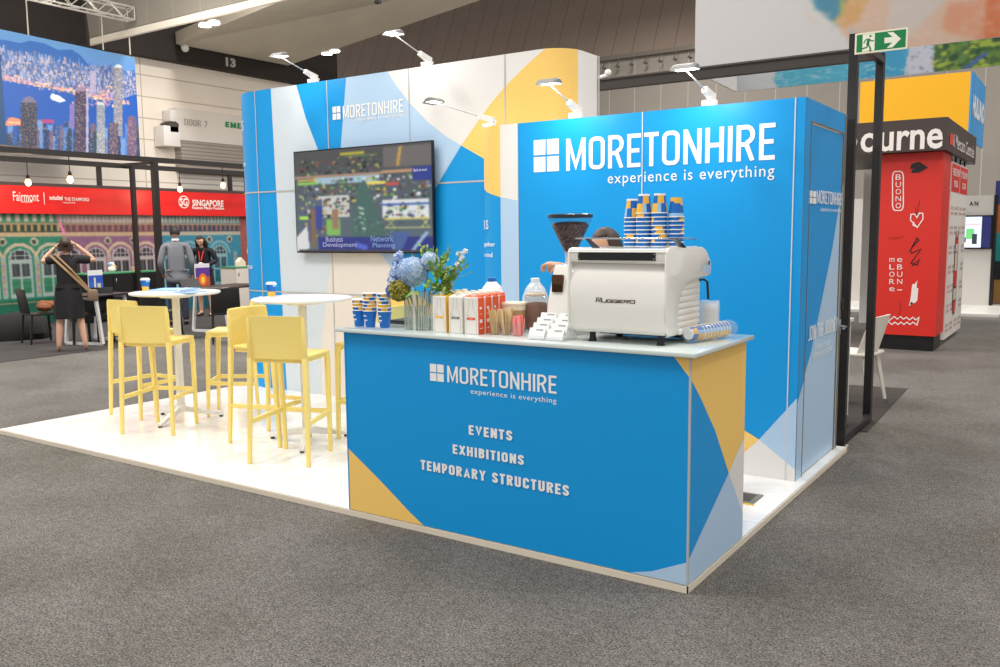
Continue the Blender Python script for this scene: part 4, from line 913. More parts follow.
def spike(r, n, L_, dirn, col):
    def f(t, p):
        m = MB(); d = Vector(dirn).normalized()
        for k in range(n): petals(m, p+d*(L_*(k/n-.5))+Vector((fr.uniform(-1, 1), fr.uniform(-1, 1), 0))*r*.5, r*.7*(1-.4*k/n), 12, col, .012)
        m.tube([p-d*L_*.5, p+d*L_*.5], .002, 6, 4); m.build('flower_head', pB, t, True, recalc=False)
    return f
flower('delphinium', 'tall pale violet delphinium spike at the upper left of the bouquet', 'flower', (-1.775, .15, 1.445), spike(.042, 9, .11, (-.1, 0, 1), [0, 1, 2, 1]))
flower('delphinium', 'lower violet blue delphinium at the left edge of the bouquet', 'flower', (-1.765, .12, 1.355), spike(.048, 9, .08, (-.4, 0, 1), [2, 2, 0, 1]))
flower('delphinium', 'short deep blue blossom hanging at the lower left of the bouquet', 'flower', (-1.79, .10, 1.295), spike(.022, 4, .05, (-.2, 0, 1), [4, 2]))
def moss(r):
    def f(t, p):
        m = MB(); 
        for k in range(230):
            z = fr.uniform(-1, 1); ph = fr.uniform(0, 6.283); q = math.sqrt(1-z*z); m.ball(Vector(p)+Vector((q*math.cos(ph), q*math.sin(ph), z))*r*fr.uniform(.88, 1.06), r*fr.uniform(.10, .17), 6, 0 if k % 3 else 1)
        m.ball(p, r*.92, 12, 0); m.build('flower_head', [M('moss_olive', (128, 122, 40), .7), M('moss_light', (168, 158, 70), .7)], t, True)
    return f
flower('trachelium', 'olive green ball-shaped blossom over the left rim of the vase', 'flower', (-1.71, .09, 1.295), moss(.056)); flower('trachelium', 'small olive green blossom at the right rim behind the vase', 'flower', (-1.475, .20, 1.315), moss(.032))
def leaf(m, p, d, L_, w_, mi):
    d = Vector(d).normalized(); s_ = d.cross(Vector((fr.uniform(-1, 1), fr.uniform(-1, 1), 1))).normalized(); n_ = s_.cross(d)
    m.add([p, p+d*L_*.4+s_*w_, p+d*L_*.8+s_*w_*.6-n_*w_*.2, p+d*L_-n_*w_*.4, p+d*L_*.8-s_*w_*.6-n_*w_*.2, p+d*L_*.4-s_*w_, p+d*L_*.5+n_*w_*.25], [(0, 1, 6), (1, 2, 6), (2, 3, 6), (3, 4, 6), (4, 5, 6), (5, 0, 6)], mi)
def foliage(tips, n, white=0):
    def f(t, p):
        m = MB()
        for tip in tips:
            tip = Vector(tip); m.tube([p, (p+tip)/2+Vector((0, 0, .01)), tip], .0018, 5, 0)
            for k in range(n):
                q = p+(tip-p)*((k+1)/n); dd_ = (tip-p).normalized()+Vector((fr.uniform(-1, 1), fr.uniform(-1, 1), fr.uniform(-.4, 1)))*.9; leaf(m, q, dd_, fr.uniform(.022, .040), fr.uniform(.006, .011), fr.randrange(3))
        if white:
            for q_ in range(7): petals(m, Vector(tips[0])+Vector((fr.uniform(-.03, .03), fr.uniform(-.02, .02), fr.uniform(-.05, .03))), .009, 6, [3], .010)
        m.build('leaves', leafM+[pB[3]], t, True, recalc=False)
    return f
for i, (tip, tips, wh) in enumerate((((-1.50, .16, 1.36), [(-1.42, .16, 1.50), (-1.46, .2, 1.52), (-1.50, .1, 1.46), (-1.40, .13, 1.42), (-1.52, .18, 1.50)], 0), ((-1.46, .18, 1.34), [(-1.36, .18, 1.48), (-1.33, .16, 1.44), (-1.40, .2, 1.44), (-1.38, .1, 1.38), (-1.44, .16, 1.40)], 1),
     ((-1.47, .14, 1.30), [(-1.39, .13, 1.33), (-1.42, .2, 1.36), (-1.47, .1, 1.38), (-1.42, .12, 1.29), (-1.50, .1, 1.34), (-1.45, .08, 1.32)], 0), ((-1.60, .2, 1.38), [(-1.60, .2, 1.52), (-1.64, .2, 1.53), (-1.57, .2, 1.50)], 0))):
    flower('foliage_sprig', ['tall leafy olive sprig rising at the right of the bouquet', 'leafy sprig with white blossom leaning furthest right in the bouquet', 'low dense leafy sprig right of the large hydrangea', 'thin green sprig sticking up behind the large hydrangea'][i], 'foliage', tip, foliage([t_ for q_ in tips for t_ in (q_, (q_[0]+fr.uniform(-.03, .03), q_[1]+fr.uniform(-.04, .04), q_[2]-fr.uniform(.0, .05)))], 12, wh))
def bigleaf(t, p):
    m = MB(); leaf(m, p, (.35, -.2, 1), .07, .018, 1); leaf(m, p, (-.7, -.4, -.5), .07, .014, 1); leaf(m, p, (.7, -.4, -.3), .06, .013, 0); m.build('leaves', leafM, t, True, recalc=False)
flower('foliage_sprig', 'bright green broad leaves at the front rim of the vase', 'foliage', (-1.585, .07, 1.30), bigleaf)
m = MB(); m.tube([(-1.5, .16, 1.30), (-1.40, .16, 1.35), (-1.27, .16, 1.40)], .0016, 5); tag(m.build('grass_blade', leafM[0]), 'single long thin green blade pointing right out of the bouquet', 'foliage', 'cut flowers in the ribbed glass vase')

# ------------------------------------------------------------------ milk cartons
mCar = M('carton_white', (236, 232, 224), .45); mOr = M('carton_orange', (232, 84, 36), .45); mCy = M('carton_yellow', (244, 192, 40), .45); mCg = M('carton_grey', (120, 122, 124), .45); mInk = M('carton_ink', (170, 166, 160), .5); mCd = M('carton_side_cream', (226, 220, 208), .5)
def carton(col, side, lab):
    t = thing('milk_carton', 'x', 'carton', (0, 0, CT), 0, 'milk cartons in three rows on the counter'); w_, d_, h_ = .088, .058, .192
    m = MB(); m.rbox((-w_/2, -d_/2, 0), (w_/2, d_/2, h_), .003, seg=1, mi=0); m.add([(w_/2+.0006, -d_/2+.002, .002), (w_/2+.0006, d_/2-.002, .002), (w_/2+.0006, d_/2-.002, h_-.002), (w_/2+.0006, -d_/2+.002, h_-.002)], [(0, 1, 2, 3)], 1)
    m.prism([(-w_/2+.002, -d_/2+.002, h_-.001), (-w_/2+.002, d_/2-.002, h_-.001), (-w_/2+.002, d_/2-.004, h_+.012)], (w_-.004, 0, 0), 2); m.build('carton_box', [mCar, side, col if col is not mCg else mCar], t)
    m = MB(); m.lathe([(.016, h_+.002), (.016, h_+.022), (.013, h_+.024)], (0, .004, 0), 20); m.build('screw_cap', M('cap_cream', (240, 232, 214), .4), t)
    m = MB(); y = -d_/2-.0008
    for s_ in (-1, 1): a_, b_ = strip([(s_*.033, .004), (s_*.033, .085), (s_*.03, .10), (s_*.012, .135), (s_*.010, .183)], .0016); m.add([(u, y, v) for u, v in a_], b_, 0)
    place(m, text_shape('MILK'), (-.026, y, .094), (.02, 0, 0), (0, 0, .006), 0); m.add([(-.026, y, .075), (.026, y, .075), (.026, y, .088), (-.026, y, .088)], [(0, 1, 2, 3)], 1); place(m, text_shape('LAB'), (-.010, y-.0006, .078), (.02, 0, 0), (0, 0, .007), 2)
    m.build('front_print', [mInk, lab, mCar], t, recalc=False)
    if side is mOr:
        m = MB(); x = w_/2+.0014; 
        for k, (z, hh) in enumerate(((.13, .02), (.105, .004), (.06, .03), (.03, .006))): m.add([(x, -.016, z), (x, .004+.002*k, z), (x, .004+.002*k, z+hh*.6), (x, -.016, z+hh*.6)], [(0, 1, 2, 3)])
        m.build('side_print', mCar, t, recalc=False)
    return t
for ci, (col, side, lab, cn, xc) in enumerate(((mCy, mCy, mCy, 'yellow-labelled', -1.432), (mCg, mCd, mCg, 'grey-labelled', -1.325), (mOr, mOr, mOr, 'orange-sided', -1.224))):
    p0 = carton(col, side, lab)
    for r_ in range(4):
        q_ = p0 if r_ == 0 else dup(p0, (0, 0, 0)); q_.location = (xc, .109+r_*.0655, CT); q_.rotation_euler = (0, 0, 0)
        q_['label'] = f'{cn} milk carton, {["front", "second", "third", "rearmost"][r_]} of the {["left", "middle", "right"][ci]} row on the counter'

# jugs, tub, jar
def jug(c, cap, label, mat):
    t = thing('milk_jug', label, 'jug', c); m = MB(); m.lathe([(.070, 0), (.076, .01), (.078, .13), (.074, .17), (.055, .215), (.032, .243), (.024, .250)], c, 28, sx=1, sy=.85); m.build('jug_body', mat, t, True)
    m = MB(); m.lathe([(.024, .249), (.025, .268), (.022, .271)], c, 20); m.build('jug_cap', cap, t, True)
    m = MB(); m.tube([Vector(c)+Vector(p) for p in ((0, .055, .225), (0, .08, .215), (0, .085, .16), (0, .066, .12))], .009, 8); m.build('handle', mat, t, True)
jug((-1.38, .50, CT), M('cap_blue', (30, 110, 190), .4), 'white plastic milk jug with a blue cap behind the milk cartons', M('jug_milk', (240, 240, 238), .35)); jug((-1.125, .55, CT), M('cap_milky', (226, 232, 240), .4), 'clear plastic milk jug with a white cap behind the chocolate jar', M('jug_clear', (220, 228, 234), .2, alpha=.75))
c = (-1.135, .35, CT); t = thing('powder_tub', 'tub of brown powder with a cream lid beside the pink sachets', 'tub', c); m = MB(); m.lathe([(.062, .002), (.066, .01), (.068, .115)], c, 32); m.build('tub_wall', M('tub_powder', (176, 140, 98), .3, coat=.5), t, True)
m = MB(); m.lathe([(.068, .112), (.0685, .138), (.072, .140), (.073, .150), (.06, .153)], c, 32); m.build('tub_lid', M('tub_cream', (240, 226, 200), .35), t, True); m = MB(); words(m, 'CHOC', 'y', c[1]-.0705, (513, 309.5), (520, 311.5), 0); m.build('tub_lettering', M('tub_ink', (150, 110, 80), .5), t, True)
c = (-1.025, .40, CT); t = thing('clip_jar', 'square glass clip-top jar of dark chocolate powder beside the grinder', 'jar', c)
m = MB(); m.rbox((c[0]-.05, c[1]-.05, CT), (c[0]+.05, c[1]+.05, CT+.185), .014, seg=3); m.build('jar_glass', M('jar_glass_m', (150, 160, 166), .05, alpha=.16, spec=.7), t, True)
m = MB(); m.rbox((c[0]-.044, c[1]-.044, CT+.006), (c[0]+.044, c[1]+.044, CT+.150), .012, seg=3); m.build('chocolate_powder', M('chocolate', (120, 72, 42), .8, noise=.3, nscale=60), t, True)
m = MB(); m.lathe([(.045, .184), (.050, .19), (.050, .2), (.046, .205), (.046, .212), (.03, .216)], c, 28); m.build('jar_lid', M('jar_lid_glass', (226, 232, 236), .08, alpha=.6), t, True); m = MB(); m.lathe([(.048, .192), (.0515, .194), (.048, .198)], c, 28); m.build('rubber_seal', M('seal_amber', (232, 176, 96), .5), t, True)
m = MB(); m.tube([Vector(c)+Vector(p) for p in ((-.053, -.02, .17), (-.06, -.02, .182), (-.056, .0, .19), (.056, 0, .19), (.06, -.02, .182), (.053, -.02, .17))], .003, 8); m.build('wire_clip', mChrome, t, True)
# cups of stirrers and pink sachets
def stick_cup(c, s_, label, name, cat, mk):
    t = thing('cutlery_beaker', label, 'beaker', c); m = MB(); m.rbox((c[0]-s_, c[1]-s_, CT), (c[0]+s_, c[1]+s_, CT+.068), .004); m.build('beaker_wall', M('beaker_clear', (170, 168, 162), .08, alpha=.14), t, True)
    mk(c)
woods = [M('wood_light', (232, 212, 170), .6), M('wood_mid', (208, 178, 128), .6)]
def sticks(c, n, lb):
    for k in range(n):
        a = fr.uniform(0, 6.28); r = fr.uniform(.002, .017); b = Vector((c[0]+r*math.cos(a), c[1]+r*math.sin(a), CT+.003)); tp = b+Vector((r*math.cos(a)*1.3, r*math.sin(a)*1.3, fr.uniform(.105, .135)))
        m = MB(); m.bar(b, tp, .0065, .002, w2=.0075, up=(math.cos(a+1), math.sin(a+1), 0)); tag(m.build('stirrer', woods[k % 2]), lb, 'stirrer', 'wooden stirrers in the '+('left' if 'left' in lb else 'middle')+' beaker')
stick_cup((-1.112, .135, CT), .024, 'left clear beaker holding wooden stirrers in front of the orange cartons', '', '', lambda c: sticks(c, 26, 'pale wooden stirrer standing in the left clear beaker'))
stick_cup((-1.052, .150, CT), .024, 'middle clear beaker of wooden stirrers beside the pink sachets', '', '', lambda c: sticks(c, 26, 'pale wooden stirrer standing in the middle clear beaker'))
def pinks(c):
    for k in range(20):
        a = fr.uniform(0, 6.28); b = Vector((c[0]+fr.uniform(-.021, .021), c[1]+fr.uniform(-.021, .021), CT+.004)); m = MB(); tp = b+Vector((fr.uniform(-.012, .012), fr.uniform(-.010, .010), fr.uniform(.075, .105)))
        m.bar(b, (b+tp)/2, .016, .004, w2=.018, h2=.006, up=(math.cos(a), math.sin(a), 0)); m.bar((b+tp)/2, tp, .018, .006, w2=.014, h2=.002, up=(math.cos(a), math.sin(a), 0)); tag(m.build('sugar_sachet', M('sachet_pink' if k % 3 else 'sachet_coral', (244, 150, 148) if k % 3 else (236, 120, 114), .5)), 'pink sugar sachet packed in the right clear beaker', 'sachet', 'pink sachets in the beaker')
stick_cup((-.982, .150, CT), .030, 'right clear beaker full of pink sugar sachets', '', '', pinks)
# business card holder: two columns of four pockets
ch = thing('card_holder', 'stepped clear holder of white business cards in front of the espresso machine', 'card holder', (-.76, .12, CT)); rz_ = 0
clr = M('acrylic_clear', (232, 236, 240), .05, alpha=.3)
m = MB(); m.prism([(-.865, .045, CT+.001), (-.865, .19, CT+.001), (-.865, .19, CT+.085)], (.205, 0, 0)); m.build('stand', clr, ch, True)
rown = ['bottom', 'second', 'third', 'top']
for cc in range(2):
    for k in range(4):
        x = -.862+cc*.104; y = .047+k*.036; z = CT+.004+k*.022
        MB().box((x, y-.003, z), (x+.096, y-.001, z+.018)).build('pocket_lip', clr, ch, True)
        m = MB(); v = [Vector((x+.003, y, z)), Vector((x+.093, y, z)), Vector((x+.093, y+.022, z+.052)), Vector((x+.003, y+.022, z+.052))]
        m.prism(v, (0, .008, .0)); o = m.build('business_cards', M('card_white', (240, 240, 238), .5)); m2 = MB(); nn = Vector((0, -.052, .022)).normalized()*.0006; r = v[1]-v[0]; u = v[3]-v[0]
        place(m2, ([(0, 0), (1, 0), (1, .12), (0, .12)], [(0, 1, 2, 3)]), v[0]+r*.42+u*.78+nn, r*.45, u); m2.build('card_print', M('card_ink', (150, 156, 166), .5), o, recalc=False)
        tag(o, f'white business cards in the {rown[k]} {["left", "right"][cc]} pocket of the clear holder', 'business cards', 'business cards in the stepped holder')
# sleeve of cups lying on the counter, and the bag of lids
sv = thing('cup_sleeve', 'clear plastic sleeve of paper cups lying at the right end of the counter', 'cup sleeve', (-.07, .45, CT)); A = Vector((-.125, .27, CT+.044)); Bv = Vector((-.045, .62, CT+.044)); dv = (Bv-A).normalized()
m = MB(); m.tube([A-dv*.012, A, A+dv*.03, A+dv*.2, Bv-dv*.03, Bv, Bv+dv*.025], [.020, .035, .040, .0425, .043, .042, .030], 24); m.build('plastic_film', M('film_clear', (200, 212, 226), .08, alpha=.20, spec=.8), sv, True)
rot = dv.to_track_quat('Z', 'Y')
base_cup = cup_mesh(4, s=.9)
for k in range(9):
    mm = MB(); mm.v = list(base_cup.v); mm.f = list(base_cup.f); mm.m = list(base_cup.m); o = mm.build('paper_cup', CM, recalc=False) if k == 0 else _sl.copy()
    if k == 0: _sl = o
    else: COL.objects.link(o)
    o.rotation_mode = 'QUATERNION'; o.rotation_quaternion = rot; o.location = A+dv*(.004+k*.027); tag(o, 'paper cup packed in the clear sleeve lying on the counter', 'paper cup', 'paper cups inside the lying sleeve')
c = (-.160, .64, CT); 
lb_ = thing('lid_bag', 'clear bag of white cup lids standing behind the lying sleeve', 'bag', c)
m = MB(); vs = []; n = 28
for i, (r, z) in enumerate(((.045, 0), (.050, .02), (.049, .08), (.052, .13), (.050, .16), (.044, .172))):
    for j in range(n): a = 2*PI*j/n; k = 1+.05*math.sin(5*a+i)+.03*math.sin(9*a+2*i); vs.append((c[0]+r*k*math.cos(a), c[1]+r*k*math.sin(a), CT+z+.003*math.sin(3*a)))
fs = [tuple(range(n-1, -1, -1)), tuple(5*n+j for j in range(n))]+[(i*n+j, i*n+(j+1) % n, (i+1)*n+(j+1) % n, (i+1)*n+j) for i in range(5) for j in range(n)]
m.add(vs, fs); m.build('plastic_film', M('film_clear2', (236, 238, 240), .1, alpha=.4), lb_, True)
ld0 = None
for k in range(11):
    if k == 0: o = MB().lathe([(.040, 0), (.042, .004), (.037, .008), (.035, .016), (.02, .017)], n=24).build('coffee_lid', M('lid_white', (240, 238, 234), .4)); ld0 = o
    else: o = ld0.copy(); COL.objects.link(o)
    o.location = (c[0], c[1], CT+.004+k*.0135); tag(o, 'white cup lid stacked in the clear bag on the counter', 'lid', 'cup lids inside the clear bag')
m = MB(); m.rbox((-2.0, .30, CT), (-1.77, .50, CT+.012), .004); m.rbox((-1.99, .31, CT+.012), (-1.78, .49, CT+.02), .004); tag(m.build('tablet', M('tablet_black', (38, 40, 44), .3)), 'flat dark tablet lying behind the upright cup stacks', 'tablet')

# ------------------------------------------------------------------ people
def figure(label, loc, rz, H, L_arm, R_arm, feet=((-.12, .03), (.12, -.02)), lean=0., skinc=(206, 160, 130), hairc=(34, 26, 22), jacket=None, trousers=None, skirt=None, shoes=None, hair='short', look=(0, 1, -.1), head_off=(0, 0, 0), lanyard=False, collar=False, nrmL=(1, 0, 0), nrmR=(-1, 0, 0), detail=2):
    """standing person facing local +y; arms given as (elbow, wrist, finger direction) in local metres"""
    t = thing('person', label, 'person', loc, rz); k = H/1.72; V = Vector
    hipz = .92*k; pel = V((0, 0, hipz)); ch_ = V((0, lean*.35, 1.22*k)); nb = V((0, lean*.55, 1.43*k)); hc = V((0, lean*.75+.01, 1.60*k))+V(head_off)
    sk = M('skin_%d_%d' % skinc[:2], skinc, .55); body = MB(); J = {'pel': (pel, (.15*k, .10*k)), 'sp': (pel.lerp(ch_, .5), (.125*k, .09*k)), 'ch': (ch_, (.155*k, .10*k)), 'nb': (nb, (.06*k, .055*k)), 'nt': (nb.lerp(hc, .5), (.052*k, .052*k))}
    E_ = [('pel', 'sp'), ('sp', 'ch'), ('ch', 'nb'), ('nb', 'nt')]
    arms = {}
    for sg, nm, A_ in ((-1, 'L', L_arm), (1, 'R', R_arm)):
        sh_ = V((sg*.185*k, ch_.y+.01, 1.385*k)); el, wr = V(A_[0]), V(A_[1]); arms[nm] = (sh_, el, wr)
        J['s'+nm] = (sh_, .058*k); J['e'+nm] = (el, .040*k); J['w'+nm] = (wr, .026*k); J['c'+nm] = (ch_.lerp(sh_, .55)+V((0, 0, .06)), .07*k)
        E_ += [('ch', 'c'+nm), ('c'+nm, 's'+nm), ('s'+nm, 'e'+nm), ('e'+nm, 'w'+nm)]
    legs = {}
    for sg, nm, f_ in ((-1, 'L', feet[0]), (1, 'R', feet[1])):
        hp = V((sg*.095*k, 0, hipz-.06*k)); an = V((f_[0], f_[1]-.03, .075)); kn = hp.lerp(an, .5)+V((0, .03, 0)); toe = V((f_[0]*1.1, f_[1]+.15, .025)); legs[nm] = (hp, kn, an, toe)
        J['h'+nm] = (hp, .088*k); J['k'+nm] = (kn, .056*k); J['f'+nm] = (kn.lerp(an, .35)-V((0, .012, 0)), .055*k); J['a'+nm] = (an, .036*k); J['b'+nm] = (an+V((0, .05, -.038)), (.038, .03)); J['t'+nm] = (toe, (.036, .018))
        E_ += [('pel', 'h'+nm), ('h'+nm, 'k'+nm), ('k'+nm, 'f'+nm), ('f'+nm, 'a'+nm), ('a'+nm, 'b'+nm), ('b'+nm, 't'+nm)]
    tree(body, J, E_, 0, detail, 'pel')
    Rh = head(body, hc, look, s=.95*k)
    for nm, A_, sd_, nr in (('L', L_arm, -1, nrmL), ('R', R_arm, 1, nrmR)): hand(body, A_[1], A_[2], nr, sd_, .95*k, .6)
    body.build('body', sk, t, smooth=60)
    # face details
    f = MB(); 
    for sg in (-1, 1): f.ball(hc+Rh @ (V((sg*.032, .083, .010))*k*.95), .0075*k, 8, 0, (1.3, .5, .7), Rh); f.ball(hc+Rh @ (V((sg*.032, .082, .030))*k*.95), .011*k, 8, 1, (1.3, .3, .2), Rh)
    f.ball(hc+Rh @ (V((0, .086, -.062))*k*.95), .022*k, 8, 2, (1, .35, .28), Rh); f.build('face_features', [M('eye_dark', (40, 30, 26), .3), M('brow_dark', hairc, .7), M('lip', (170, 96, 88), .5)], t)
    # hair
    h = MB(); n = 24; kk = 14; vs = []; 
    for i in range(kk+1):
        tt = PI*.62*i/kk if hair == 'short' else PI*.72*i/kk
        for j in range(n):
            a = 2*PI*j/n; x, y, z = math.sin(tt)*math.cos(a), math.sin(tt)*math.sin(a), math.cos(tt); cut = y > .1 and z < .66
            r = .99 if cut else 1.0; q = V((x*.087, y*.100-.006, z*.124+.006))
            if cut: q *= .80
            vs.append(hc+Rh @ (q*k*.98)*1.0)
    fs = [(i*n+j, (i+1)*n+j, (i+1)*n+(j+1) % n, i*n+(j+1) % n) for i in range(kk) for j in range(n)]; h.add(vs, fs)
    if hair == 'long':
        for j in range(13):
            a = PI+PI*(j-1)/11; p0 = hc+Rh @ (V((math.cos(a)*.082, math.sin(a)*.085-.01, .02))*k); p1 = hc+V((0, 0, 0))+Rh @ (V((math.cos(a)*.10, math.sin(a)*.085-.02, -.10))*k); p2 = V((p1.x*1.05, p1.y-.0, p1.z-.14)); h.tube([p0, p1, p2], [.026, .03, .010], 8)
    elif hair == 'bun':
        h.ball(hc+Rh @ (V((0, -.10, .02))*k), .055*k, 14); 
        for j in range(9): a = PI+PI*j/8; h.tube([hc+Rh @ (V((math.cos(a)*.08, math.sin(a)*.085, .01))*k), hc+Rh @ (V((math.cos(a)*.085, math.sin(a)*.09, -.09))*k)], [.028, .018], 8)
    h.build('hair', M('hair_%d' % hairc[0], hairc, .5), t)
    def cloth(nm, col, JJ, EE, root): 
        m = MB(); tree(m, JJ, EE, 0, detail, root); return m.build(nm, M(nm+'_%d_%d' % col[:2], col, .8, noise=.12, nscale=30), t, smooth=60)
    if jacket:
        JJ = {'b': (pel+V((0, 0, (-.22 if jacket[1] > .5 else -.10)*k)), (.225*k, .165*k)), 'b2': (pel+V((0, 0, -.06*k)), (.20*k, .15*k)), 'p': (pel+V((0, 0, .04)), (.172*k, .125*k)), 'sp': (J['sp'][0], (.158*k, .118*k)), 'ch': (ch_, (.185*k, .13*k)), 'n': (nb+V((0, 0, .055)), (.084*k, .080*k))}; EE = [('b', 'b2'), ('b2', 'p'), ('p', 'sp'), ('sp', 'ch'), ('ch', 'n')]
        for nm in 'LR':
            sh_, el, wr = arms[nm]; sl_ = jacket[1]; JJ['c'+nm] = (J['c'+nm][0], .088*k); JJ['s'+nm] = (sh_, .076*k); JJ['e'+nm] = (el if sl_ > .5 else sh_.lerp(el, .75), .058*k if sl_ > .5 else .066*k); EE += [('ch', 'c'+nm), ('c'+nm, 's'+nm), ('s'+nm, 'e'+nm)]
            if sl_ > .5: JJ['w'+nm] = (el.lerp(wr, .93), .040*k); EE.append(('e'+nm, 'w'+nm))
        cloth(jacket[2] if len(jacket) > 2 else 'jacket', jacket[0], JJ, EE, 'sp')
    if collar:
        m = MB(); m.lathe([(.066*k, -.01), (.062*k, .022), (.058*k, .026)], (nb.lerp(hc, .3).x, nb.lerp(hc, .3).y-.005, nb.lerp(hc, .3).z), 20, cap=False); m.build('shirt_collar', M('collar_white', (228, 230, 234), .7), t)
    if trousers:
        JJ = {'p': (pel, (.13*k, .09*k))}; EE = []
        for nm in 'LR':
            hp, kn, an, toe = legs[nm]; JJ['h'+nm] = (hp-V((0, 0, .05)), .092*k); JJ['k'+nm] = (kn, .072*k); JJ['a'+nm] = (an+V((0, 0, .0)), .056*k); EE += [('p', 'h'+nm), ('h'+nm, 'k'+nm), ('k'+nm, 'a'+nm)]
        cloth('trousers', trousers, JJ, EE, 'p')
    if skirt:
        col, hem = skirt; m = MB(); n = 32; vs = []; pr = [(hipz+.10*k, .155, .115), (hipz-.02, .185, .14), (hipz-.2*k, .20, .155), (hem+.02, .215, .17), (hem, .215, .17)]
        for i, (z, a_, b_) in enumerate(pr):
            for j in range(n): a = 2*PI*j/n; w_ = 1+.02*math.sin(7*a)*i; vs.append((a_*k*w_*math.cos(a), b_*k*w_*math.sin(a), z))
        m.add(vs, [(i*n+j, (i+1)*n+j, (i+1)*n+(j+1) % n, i*n+(j+1) % n) for i in range(4) for j in range(n)]+[tuple(range(n))]); m.build('skirt', M('skirt_black', col, .8), t)
    if shoes:
        for nm in 'LR':
            hp, kn, an, toe = legs[nm]; m = MB(); chain(m, [an+V((0, -.035, -.03)), an+V((0, .05, -.036)), toe+V((0, .01, 0))], [(.045, .042), (.046, .036), (.042, .024)]); m.build('shoe', M('shoe_black', shoes, .35), t)
    if lanyard:
        m = MB(); c_ = ch_+V((0, .15*k, -.02))
        for sg in (-1, 1): m.bar(nb+V((sg*.06, .04, .0)), c_+V((sg*.012, .0, -.03)), .018, .004, up=(0, 1, 0))
        m.build('lanyard', M('lanyard_red', (200, 36, 40), .6), t); MB().rbox(c_+V((-.035, .0, -.17)), c_+V((.035, .008, -.06)), .003).build('name_badge', M('badge_white', (230, 230, 226), .5), t)
    return t
# woman with her back turned, both hands at her head
away = lambda x, y: math.atan2(-(x-CAM[0]), (y-CAM[1]))
w1 = figure('barefoot person in a black top and skirt seen from behind with raised hands', (-10.55, 3.27, .005), away(-10.55, 3.27), 1.60,
    ((-.31, .04, 1.26), (-.13, .10, 1.46), (.6, -.1, .5)), ((.37, .04, 1.27), (.13, .06, 1.50), (-.7, -.1, .5)), feet=((-.16, .0), (.18, -.03)), skinc=(214, 168, 140), hairc=(58, 40, 32), jacket=((30, 28, 30), .3, 'blouse'), skirt=((28, 26, 28), .46), hair='bun', nrmL=(0, 0, -1), nrmR=(0, 0, -1))
m = MB(); m.bar((-.20, -.10, 1.36), (.0, -.165, 1.14), .030, .008, up=(0, -1, 0)); m.bar((0, -.165, 1.14), (.25, -.10, .86), .034, .008, up=(0, -1, 0)); m.bar((-.14, -.11, 1.38), (.06, -.165, 1.15), .024, .008, up=(0, -1, 0)); m.bar((.06, -.165, 1.15), (.27, -.10, .87), .026, .008, up=(0, -1, 0))
o = m.build('striped_strap', M('strap_tan', (176, 142, 104), .7)); o.parent = None
bag_ = thing('shoulder_bag', 'small tan shoulder bag on a striped strap across the back of the person in black', 'bag', w1.location, w1.rotation_euler[2]); o.parent = bag_
MB().rbox((.24, -.14, .70), (.38, -.02, .86), .03).build('bag_body', M('bag_tan', (128, 104, 84), .6), bag_)
figure('person in a grey suit seen from behind beside the black truss post', (-12.3, 6.32, .005), away(-12.3, 6.32), 1.78, ((-.27, -.03, 1.12), (-.23, .16, .90), (.1, .9, -.3)), ((.27, -.03, 1.12), (.25, .14, .88), (0, .7, -.6)),
    collar=True, jacket=((118, 120, 126), 1, 'suit_jacket'), trousers=(42, 46, 60), shoes=(20, 18, 18), hairc=(30, 26, 26), look=(0, 1, -.25), skinc=(206, 160, 132))
figure('long-haired person in a black blazer and red lanyard looking down at the table', (-13.35, 7.72, .005), away(-13.35, 7.72)+PI-.35, 1.64, ((-.26, .02, 1.10), (-.12, .24, 1.02), (.7, .6, -.2)), ((.26, .02, 1.10), (.16, .26, .98), (-.6, .7, -.3)),
    lean=.16, jacket=((30, 28, 32), 1, 'blazer'), skirt=((26, 26, 30), .52), shoes=(20, 18, 18), hair='long', look=(0, .85, -.55), lanyard=True, skinc=(214, 170, 142), head_off=(0, .03, -.03))
# barista behind the machine
br = figure('person in a white shirt and glasses working behind the coffee machine, mostly hidden', (-1.02, 1.13, PZ), PI-.1, 1.66, ((-.22, .24, 1.24), (-.01, .44, 1.385), (.9, .15, .05)), ((-.18, .26, 1.32), (-.05, .42, 1.378), (1, .1, .1)),
    lean=.10, jacket=((236, 236, 234), .3, 'shirt'), trousers=(34, 36, 42), shoes=(24, 22, 22), hairc=(70, 54, 46), look=(.55, .75, -.28), skinc=(214, 164, 132), head_off=(-.09, .0, -.07), nrmL=(0, 0, -1), nrmR=(0, 0, -1), detail=2)
k = 1.66/1.72; hc = Vector((-.09, .10*.75+.01, 1.60*k-.07)); f = Vector((.55, .75, -.28)).normalized(); u = Vector((0, 0, 1)); u = (u-f*u.dot(f)).normalized(); r = f.cross(u); RR = Matrix((r, f, u)).transposed()
m = MB(); 
for sg in (-1, 1):
    m.tube([hc+RR @ Vector((sg*.034+.026*math.cos(a), .098, .008+.02*math.sin(a))) for a in [2*PI*i/14 for i in range(15)]], .0022, 6); m.tube([hc+RR @ Vector((sg*.058, .097, .014)), hc+RR @ Vector((sg*.08, .0, .012))], .0022, 6)
m.tube([hc+RR @ Vector((-.009, .100, .012)), hc+RR @ Vector((.009, .100, .012))], .002, 6); g_ = m.build('spectacles', M('spectacle_frame', (50, 50, 56), .3)); g_.parent = br

